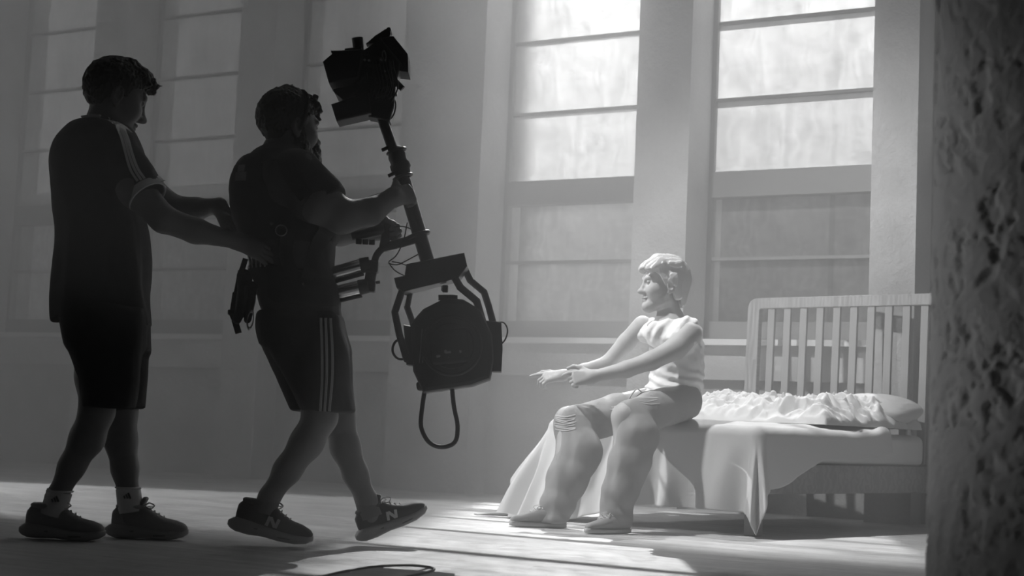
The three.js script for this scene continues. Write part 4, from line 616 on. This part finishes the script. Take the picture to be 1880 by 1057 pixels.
// ---- seated young man
{
  const D = SEAT_DATA, p = figure('person', 'fair-haired young man in white tank top sitting on the bed pointing', D);
  const S = 1.14, hm = headMatrix([D.head[0] - 0.012, D.head[1] - 0.005, D.head[2]], Math.PI + 0.22, -0.02, 0, S);
  const hN = handField(D.armN[4].slice(0, 3), [-1, -0.12, -0.05], [0.15, 0.35, 0.9], [-0.2, 0.9, -0.3], [0.12, 0.32, 0.95, 1.0, 1.0], 1.05, 0.02);
  const hF = handField(D.armF[4].slice(0, 3), [-1, -0.16, 0.1], [-0.1, 0.75, 0.6], [-0.1, 0.5, 0.4], [0.1, 0.06, 0.75, 0.8, 0.85], 1.05, 0.05);
  body(p, D, fairSkin, { m: hm, s: S }, [[hN, D.armN], [hF, D.armF]], [chain(D.pelvis)]);
  const hp = new THREE.Vector3().setFromMatrixPosition(hm);
  const locks = []; for (let i = 0; i < 9; i++) { const z = (i - 4) * 0.016, w = 0.006 * Math.sin(i * 2.3); locks.push([[0.085 + w, 0.092 - Math.abs(z) * 0.35, z, 0.012], [0.035, 0.124 - Math.abs(z) * 0.4, z * 1.1, 0.02]], [[0.035, 0.124 - Math.abs(z) * 0.4, z * 1.1, 0.02], [-0.05, 0.115 - Math.abs(z) * 0.35, z * 1.2, 0.022]]); }
  locks.push([[0.085, 0.092, 0.03, 0.014], [0.102, 0.07, 0.036, 0.009]], [[0.085, 0.092, -0.01, 0.014], [0.107, 0.076, -0.008, 0.009]], [[-0.02, 0.03, 0.078, 0.024], [-0.05, -0.05, 0.066, 0.02]], [[-0.02, 0.03, -0.078, 0.024], [-0.05, -0.05, -0.066, 0.02]], [[-0.09, 0.02, 0.03, 0.03], [-0.085, -0.08, 0.025, 0.02]], [[-0.09, 0.02, -0.03, 0.03], [-0.085, -0.08, -0.025, 0.02]], [[0.025, 0.06, 0.08, 0.016], [0.018, 0.005, 0.08, 0.01]]);
  const hair0 = hairField(0.018, [[-0.14, -0.1], [-0.06, -0.09], [-0.035, -0.04], [0.02, 0.0], [0.045, 0.05], [0.12, 0.075]], locks, 0.005, 45), hair = (x, y, z) => hair0(x, y, z) + 0.0035 * Math.sin(z * 330 + 3 * fbm(x * 8, y * 8, z * 8, 2));
  part(p, 'hair', skin(moved(hair, hm, S), [hp.x - 0.2, hp.y - 0.17, hp.z - 0.17], [hp.x + 0.2, hp.y + 0.22, hp.z + 0.17], 0.0045), blondHair, 'bleached fair tousled hair');
  const torso = prof(D.shirt, 2.3), sn = chain(D.sleeveN, 0.02), sf = chain(D.sleeveF, 0.02), nh = ell(D.neck[0][0] - 0.055, D.neck[0][1] + 0.03, 0.02, 0.085, 0.085, 0.075);
  const tank = cloth((x, y, z) => { let d = smin(torso(x, y, z), sn(x, y, z), 0.04); d = smin(d, sf(x, y, z), 0.04); d = smax(d, -nh(x, y, z), 0.01); const low = sstep(0.85, 0.72, y); return d + (0.006 * low + 0.0015) * Math.sin(y * 110 + x * 40 + z * 12 + 9 * fbm(x * 5, y * 4, z * 5, 2)) + 0.004 * sstep(0.9, 1.0, y) * Math.sin((x * 1.5 - y) * 60 + 5 * fbm(x * 6, y * 6, z * 6, 2)); }, 0.016, 10, 10, 10, 8), bx = limbBox([rowBox(D.shirt), D.sleeveN, D.sleeveF], 0.03);
  part(p, 'tank_top', skin(tank, bx[0], bx[1], 0.0065), grey(0.74, 0.95), 'white cotton tank top');
  const hemN = D.pantN[6], hemF = D.pantF[6];
  const jeans0 = union([chain(D.pantN, 0.03), chain(D.pantF, 0.03), chain(D.pelvis, 0.03)], 0.04);
  const jeans = cloth((x, y, z) => smax(jeans0(x, y, z), 0.028 - y, 0.01) + 0.006 * Math.sin(y * 52 + x * 26 + 7 * fbm(x * 5, y * 4, z * 5, 2)) * sstep(0.22, 0.06, y) + 0.003 * Math.sin((x + z) * 46 + y * 10 + 6 * fbm(x * 4, y * 3, z * 4, 2)), 0.012, 8, 5, 8, 14), jb = limbBox([D.pantN, D.pantF, D.pelvis], 0.03);
  const denim = grey(0.3, 0.95), jm = part(p, 'jeans', skin(jeans, jb[0], jb[1], 0.008), denim, 'faded baggy jeans torn at both knees');
  // frayed tears over the knees
  const pale = grey(0.45, 0.95);
  const tear = (c, w, h, n) => { for (let i = 0; i < n; i++) { const y = c[1] + (i / (n - 1) - 0.5) * h, j = 0.02 * (rnd() - 0.5); part(jm, 'frayed_thread', band(jeans, [[c[0] - w / 2 + j, y + 0.008 * rnd()], [c[0] + j, y - 0.006 + 0.006 * rnd()], [c[0] + w / 2 + j, y + 0.012 * rnd()]], 0.003 + 0.004 * rnd(), 0.002, 1, 10), pale); } };
  tear([-0.30, 0.525], 0.10, 0.07, 8); tear([-0.02, 0.60], 0.10, 0.035, 5); tear([0.10, 0.655], 0.12, 0.03, 3);
  part(jm, 'waist_cord', tube([[0.1, 0.7, 0.12], [0.07, 0.72, 0.13], [0.05, 0.7, 0.14], [0.03, 0.665, 0.13]], 0.004, 20, 6), pale);
  const canvas = { upper: grey(0.3, 0.9), sole: grey(0.5, 0.8), lace: grey(0.6, 0.8), groove: grey(0.25, 0.8) };
  addShoe(p, [D.shoeN[0] - 0.015, 0.002, D.shoeN[2]], null, 0.27, 'plimsoll', canvas, { yaw: Math.PI + 0.62, label: 'worn canvas shoe' });
  addShoe(p, [D.shoeF[0], 0.002, D.shoeF[2]], null, 0.29, 'plimsoll', canvas, { yaw: Math.PI + 0.12, label: 'worn canvas shoe' });
}
// ---------------------------------------------------------------- camera on its stabiliser pole
{
  const D = RIG_DATA, p = thing('camera_stabilizer', 'film camera slung below a stabilizer pole with monitor and batteries on top', 'camera rig', D.O, Math.PI / 6);
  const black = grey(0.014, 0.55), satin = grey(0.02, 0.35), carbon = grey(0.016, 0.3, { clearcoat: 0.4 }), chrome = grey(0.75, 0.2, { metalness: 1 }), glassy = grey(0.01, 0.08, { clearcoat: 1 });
  const P3 = (a, w = 0) => [a[0], a[1], w];
  // pole: thin upper post, gimbal handle, thick lower post
  part(p, 'upper_post', rod(P3(D.pole[0]), P3(D.pole[2]), 0.021, 0.021, 24), carbon);
  part(p, 'lower_post', rod(P3(D.pole[2]), P3(D.pole[5]), 0.029, 0.029, 24), carbon);
  const dir = V(...P3(D.pole[5])).sub(V(...P3(D.pole[0]))).normalize(), q = new THREE.Quaternion().setFromUnitVectors(V(0, 1, 0), dir.clone().negate());
  const on = (g, a) => { g.applyQuaternion(q); g.translate(a[0], a[1], 0); return g; };
  const gim = [[0.024, -0.062], [0.03, -0.055], [0.034, -0.03], [0.041, -0.022], [0.041, -0.002], [0.034, 0.004], [0.037, 0.03], [0.03, 0.05], [0.03, 0.06], [0.022, 0.066]].map((a) => new THREE.Vector2(a[0], a[1]));
  part(p, 'gimbal_handle', on(new THREE.LatheGeometry(gim, 28), [lerp(D.pole[1][0], D.pole[2][0], 0.45), lerp(D.pole[1][1], D.pole[2][1], 0.45)]), black);
  for (const k of [0.05, 0.9]) { const a = [lerp(D.pole[1][0], D.pole[2][0], k), lerp(D.pole[1][1], D.pole[2][1], k)]; part(p, 'gimbal_ring', on(new THREE.TorusGeometry(0.037, 0.006, 8, 30).rotateX(Math.PI / 2), a), satin); part(p, 'clamp_lever', at(rbox(0.03, 0.014, 0.014, 0.004), a[0] - 0.045, a[1] + 0.006, 0.01, 0, 0, 0.5), black); }
  // top assembly
  const mon = part(p, 'monitor_box', slab(D.boxA, 0.02, 0.16, 0.006), black);
  part(mon, 'hood', at(rbox(0.10, 0.008, 0.15, 0.002), D.boxA[1][0] + 0.03, D.boxA[1][1] + 0.006, 0.02, 0, 0, 0.05), satin);
  const kn = part(p, 'top_knob', rod(P3(D.knob[1], -0.02), P3(D.knob[0], -0.02), 0.021, 0.023, 20), black); part(kn, 'knob_base', at(rbox(0.07, 0.02, 0.06, 0.004), D.knob[1][0] - 0.02, D.knob[1][1] - 0.002, -0.02, 0, 0, 0.15), satin);
  part(p, 'knob_block', at(rbox(0.045, 0.022, 0.05, 0.004), D.knob[1][0] - 0.04, D.knob[1][1] - 0.02, 0.0, 0, 0, 0.2), black);
  part(p, 'top_bracket', slab(D.top, -0.02, 0.05, 0.003), black); part(p, 'bracket_knob', at(new THREE.CylinderGeometry(0.009, 0.009, 0.07, 16), D.top[3][0], D.top[3][1] - 0.006, -0.02, Math.PI / 2), black);
  part(p, 'battery_case', slab(D.boxB, -0.04, 0.13, 0.006), black);
  part(p, 'core_plate', slab(D.core, -0.01, 0.09, 0.006), satin);
  part(p, 'tray', slab(D.plate, 0.0, 0.14, 0.003), satin);
  part(p, 'lower_battery', slab(D.batt, 0.01, 0.11, 0.008), black);
  part(p, 'side_rod', rod(P3(D.rod[0], 0.03), P3(D.rod[1], 0.03), 0.012, 0.012, 14), black); part(p, 'side_clamp', rod(P3(D.clamp[0], 0.02), P3(D.clamp[1], 0.02), 0.008, 0.01, 14), black);
  const cx = (D.core[0][0] + D.core[3][0]) / 2, cyy = (D.core[0][1] + D.core[4][1]) / 2;
  for (let i = 0; i < 16; i++) { const x = cx + (rnd() - 0.5) * 0.11, y = cyy + (rnd() - 0.5) * 0.2; part(p, 'fitting', at(rbox(0.015 + 0.03 * rnd(), 0.008 + 0.025 * rnd(), 0.02 + 0.02 * rnd(), 0.003), x, y, 0.045, 0, rnd() * 0.6, rnd() * 0.8), i % 3 ? satin : black); }
  for (let i = 0; i < 7; i++) { const x = cx - 0.03 + 0.014 * i; part(p, 'coiled_cable', tube([[x, cyy + 0.08, 0.05], [x + 0.012, cyy + 0.03, 0.07], [x + 0.02 + 0.01 * rnd(), cyy - 0.03, 0.068], [x + 0.005, cyy - 0.09, 0.05]], 0.0028, 20, 6), black); }
  for (const [x, y] of [[0.02, 0.045], [-0.028, 0.04], [-0.045, 0.042], [0.035, 0.0]]) part(p, 'indicator_cap', at(new THREE.CylinderGeometry(0.005, 0.005, 0.006, 12), cx + x - 0.01, cyy + y + 0.03, 0.062, Math.PI / 2), grey(0.7, 0.4));
  part(p, 'link_plate', at(new THREE.TorusGeometry(0.012, 0.003, 8, 24).scale(0.6, 1.5, 1), cx + 0.02, cyy + 0.095, 0.055, 0, 0, 0.2), grey(0.2, 0.4));
  part(p, 'cable', tube(D.cab1.map((a) => P3(a, 0.02)), 0.0032, 30, 6), black);
  // docking ring and support arm
  const rg = new THREE.TorusGeometry(0.042, 0.009, 12, 40).rotateX(Math.PI / 2); part(p, 'docking_ring', on(rg, D.ring), satin);
  part(p, 'arm_post', merge([tube(D.armU.map((a) => P3(a, -0.0)), 0.0145, 40, 14), rod(P3(D.armU[0]), P3(D.armU[2]), 0.02, 0.018, 14)]), satin);
  part(p, 'arm_joint', merge([rod(P3(D.block[0]), P3(D.block[1]), 0.022, 0.022, 18), at(rbox(0.05, 0.05, 0.06, 0.008), D.block[0][0], D.block[0][1] - 0.01, 0), at(rbox(0.05, 0.045, 0.06, 0.008), D.block[1][0] + 0.004, D.block[1][1] + 0.02, 0), rod([D.block[1][0], D.block[1][1] + 0.03, 0.0], [D.block[1][0] + 0.045, D.block[1][1] + 0.04, 0.0], 0.006)]), black);
  for (const [k, y] of [['cyl1', 0], ['cyl2', 0]]) { const [a, b] = D[k]; const m = part(p, 'spring_arm', rod(P3(a, 0.01), P3(b, 0.01), 0.026, 0.026, 24), chrome); part(m, 'arm_bar', rod(P3([a[0], a[1] - 0.03], 0.0), P3([b[0], b[1] - 0.03], 0.0), 0.011, 0.011, 12), black); part(m, 'end_cap', rod(P3([b[0] - 0.012, b[1] - 0.003], 0.01), P3([b[0] + 0.025, b[1] + 0.006], 0.01), 0.031, 0.029, 20), black); part(m, 'upper_bar', rod(P3([a[0], a[1] + 0.026], -0.01), P3([b[0], b[1] + 0.026], -0.01), 0.006, 0.006, 10), black); }
  part(p, 'control_handle', merge([rod(P3(D.handle[0], -0.02), P3(D.handle[1], -0.02), 0.018, 0.024, 18), at(new THREE.SphereGeometry(0.029, 20, 14), D.handle[1][0] + 0.025, D.handle[1][1] + 0.012, -0.02), rod([D.handle[1][0] + 0.01, D.handle[1][1] + 0.005, -0.02], [D.armU[2][0], D.armU[2][1], 0], 0.017, 0.02, 14)]), black);
  for (let i = 0; i < 3; i++) part(p, 'handle_knob', at(new THREE.CylinderGeometry(0.012, 0.012, 0.02, 16), D.handle[0][0] + 0.03 + 0.026 * i, D.handle[0][1] - 0.022, -0.01, 0.2), black);
  const tb = slab(D.tablet, -0.1, 0.012, 0.003); part(p, 'monitor_screen', tb, glassy);
  for (const w of D.wires) part(p, 'wire', tube(w.map((a, i) => P3(a, 0.02)), 0.0026, 30, 6), black);
  // lower plate, cage and camera
  const bp = part(p, 'top_plate', slab(D.bplate, 0.0, 0.16, 0.004), satin);
  for (let i = 0; i < 6; i++) part(bp, 'bolt', at(new THREE.CylinderGeometry(0.005, 0.005, 0.01, 12), lerp(D.bplate[2][0], D.bplate[3][0], (i + 0.5) / 6), lerp(D.bplate[2][1], D.bplate[3][1], (i + 0.5) / 6) + 0.003, 0.05), chrome);
  const bar = (pts, w, r) => { const l = pts.map((a) => P3(a, w)), g = []; for (let i = 0; i + 1 < l.length; i++) { g.push(rod(l[i], l[i + 1], r, r, 12)); g.push(at(new THREE.SphereGeometry(r * 1.02, 12, 8), ...l[i + 1])); } return merge(g); };
  part(p, 'cage_arm', bar(D.barL1, 0.06, 0.014), satin); part(p, 'cage_arm', bar(D.barL2, -0.08, 0.013), satin); part(p, 'cage_arm', bar(D.barR1, 0.07, 0.015), satin); part(p, 'cage_arm', bar(D.barR2, -0.09, 0.014), satin);
  const cm = part(p, 'camera_body', slab(D.cam, 0.0, 0.17, 0.02), black);
  const cc = D.camc; part(cm, 'lens_barrel', at(new THREE.CylinderGeometry(0.115, 0.12, 0.10, 48), cc[0], cc[1], 0.09, Math.PI / 2), satin);
  part(cm, 'lens_rim', at(new THREE.TorusGeometry(0.112, 0.006, 10, 60), cc[0], cc[1], 0.14), satin); part(cm, 'lens_rim', at(new THREE.TorusGeometry(0.085, 0.004, 10, 60), cc[0], cc[1], 0.142), satin);
  part(cm, 'front_plate', at(rbox(0.15, 0.13, 0.05, 0.012), cc[0] - 0.01, cc[1] - 0.005, 0.135, 0, 0, 0.15), black);
  for (let i = 0; i < 14; i++) part(cm, 'button', at(rbox(0.006 + 0.022 * rnd(), 0.005 + 0.008 * rnd(), 0.008, 0.002), cc[0] + (rnd() - 0.5) * 0.16, cc[1] + (rnd() - 0.5) * 0.16, 0.163, 0, 0, 0.15), i % 4 === 0 ? metalGrey : satin);
  for (const x of [-0.118, -0.105]) part(cm, 'side_rail', rod([cc[0] + x, cc[1] + 0.06, 0.12], [cc[0] + x - 0.005, cc[1] - 0.07, 0.12], 0.003, 0.003, 10), chrome);
  part(cm, 'lens_rim_highlight', tube([[cc[0] + 0.0, cc[1] + 0.105, 0.12], [cc[0] + 0.06, cc[1] + 0.085, 0.125], [cc[0] + 0.09, cc[1] + 0.045, 0.125]], 0.003, 20, 8), chrome);  // bright arc modelled in place of the highlight on the lens rim
  part(cm, 'base_plate', at(rbox(0.27, 0.035, 0.16, 0.01), cc[0], cc[1] - 0.135, 0, 0, 0, 0.19), black); part(cm, 'base_knob', at(new THREE.CylinderGeometry(0.022, 0.022, 0.05, 20), cc[0] + 0.12, cc[1] - 0.105, 0.06, Math.PI / 2), black);
  part(p, 'left_motor', slab(D.blkL, 0.0, 0.11, 0.006), black); part(p, 'right_motor', slab(D.blkR, -0.01, 0.12, 0.006), black);
  part(p, 'top_clamp', merge([rod(P3(D.kn[0], 0.0), P3(D.kn[1], 0.0), 0.011, 0.011, 14), rod(P3(D.knt[1]), P3(D.knt[2]), 0.012, 0.02, 14), at(rbox(0.022, 0.028, 0.03, 0.004), D.knt[0][0] + 0.012, D.knt[0][1] - 0.004, 0)]), black);
  part(p, 'clamp_highlight', at(rbox(0.006, 0.02, 0.012, 0.002), D.knt[0][0] - 0.001, D.knt[0][1] - 0.004, 0.01), grey(0.8, 0.3));  // pale bar stands in for the highlight on the top clamp
  part(p, 'hanging_cable', tube(D.loop.map((a) => P3(a, 0.05)), 0.009, 60, 10), black);
  part(p, 'cable', tube(D.cabL.map((a) => P3(a, 0.03)), 0.005, 30, 8), black); part(p, 'cable', tube(D.cabR.map((a) => P3(a, 0.0)), 0.003, 30, 8), black);
}
// a thin cable curling on the floor near the camera
{
  const m = shade(new THREE.Mesh(tube([[-2.3, 0.004, 6.6], [-2.5, 0.004, 5.9], [-2.72, 0.004, 5.3], [-2.78, 0.004, 5.05], [-2.83, 0.004, 4.95], [-2.92, 0.004, 4.92], [-2.98, 0.004, 5.02], [-2.95, 0.004, 5.3], [-2.7, 0.004, 6.1], [-2.6, 0.004, 6.6]], 0.004, 140, 8), grey(0.12, 0.7)));
  m.name = 'cable'; m.userData = { label: 'thin dark cable curling across the floor in front', category: 'cable' }; scene.add(m);
}
// ---------------------------------------------------------------- film lamps outside the frame; hanging and column ones are added fills
function filmLamp(label, from, aim, hung) {
  const t = thing('film_lamp', label, 'lamp', [from[0], 0, from[2]]), d = V(aim[0] - from[0], aim[1] - from[1], aim[2] - from[2]).normalize(), q = new THREE.Quaternion().setFromUnitVectors(V(0, 0, 1), d);
  const put = (g) => { g.applyQuaternion(q); g.translate(0, from[1], 0); return g; }, steel = grey(0.05, 0.5);
  part(t, 'housing', put(new THREE.CylinderGeometry(0.24, 0.2, 0.42, 32, 1).rotateX(Math.PI / 2).translate(0, 0, -0.32)), steel);
  const lens = grey(0.9, 0.3); lens.emissive.setRGB(1, 1, 1); lens.emissiveIntensity = 8; part(t, 'lens', put(new THREE.CircleGeometry(0.2, 32).translate(0, 0, -0.08)), lens);
  if (hung) { part(t, 'hanging_pole', rod([-d.x * 0.32, from[1] - d.y * 0.32, -d.z * 0.32], [-d.x * 0.32, H, -d.z * 0.32], 0.02, 0.02, 12), steel); return; }
  part(t, 'stand', rod([0, 0, 0], [-d.x * 0.32, from[1] - d.y * 0.32 - 0.2, -d.z * 0.32], 0.025, 0.02, 14), steel);
  for (let i = 0; i < 3; i++) { const a = i * 2.09; part(t, 'stand_leg', rod([0, 0.5, 0], [Math.cos(a) * 0.5, 0.012, Math.sin(a) * 0.5], 0.014, 0.012, 10), steel); }
}
filmLamp('film lamp on a very tall lift far outside the windows', LAMP_A, AIM_A);
filmLamp('film lamp on a stand beyond the added doorway', LAMP_B, AIM_B);
filmLamp('film lamp on a stand outside, close to the wall', LAMP_C, AIM_C);
filmLamp('added unseen fill lamp hung from the ceiling over the bed', LAMP_D, AIM_D, true);
filmLamp('added unseen fill lamp on a low stand turned on the rough column', LAMP_E, AIM_E);
{
  const g = shade(new THREE.Mesh(boxG(-16, -0.2, -12, 5, -0.001, -0.62), grey(0.2, 0.95))); g.name = 'ground'; g.userData = { label: 'bare ground outside the window wall', category: 'ground', kind: 'structure' }; scene.add(g);
}
// unseen black flags added to trim the beam of the tall lamp to one window
{
  const dx = AIM_A[0] - LAMP_A[0], dy = AIM_A[1] - LAMP_A[1], dz = AIM_A[2] - LAMP_A[2], l = Math.hypot(dx, dz), k = 0.33, c = [LAMP_A[0] + dx * k, LAMP_A[1] + dy * k, LAMP_A[2] + dz * k];
  for (const s of [-1, 1]) {
    const o = (s < 0 ? 0.14 : 0.2) + 0.7, t = thing('added_beam_flag', s < 0 ? 'added black cloth flag trimming the left of the lamp beam outside' : 'added black cloth flag trimming the right of the lamp beam outside', 'flag', [c[0] + s * o * dz / l, 0, c[2] - s * o * dx / l], Math.atan2(dx, dz));
    part(t, 'cloth', boxG(-0.7, c[1] - 1.8, -0.01, 0.7, c[1] + 1.8, 0.01), grey(0.015, 0.95)); part(t, 'stand', rod([0, 0, 0], [0, c[1] + 1.8, 0], 0.03, 0.025, 12), grey(0.05, 0.5));
    for (let i = 0; i < 3; i++) part(t, 'stand_leg', rod([0, 0.6, 0], [Math.cos(i * 2.09) * 0.6, 0.012, Math.sin(i * 2.09) * 0.6], 0.016, 0.014, 10), grey(0.05, 0.5));
  }
}
renderer.render(scene, camera);
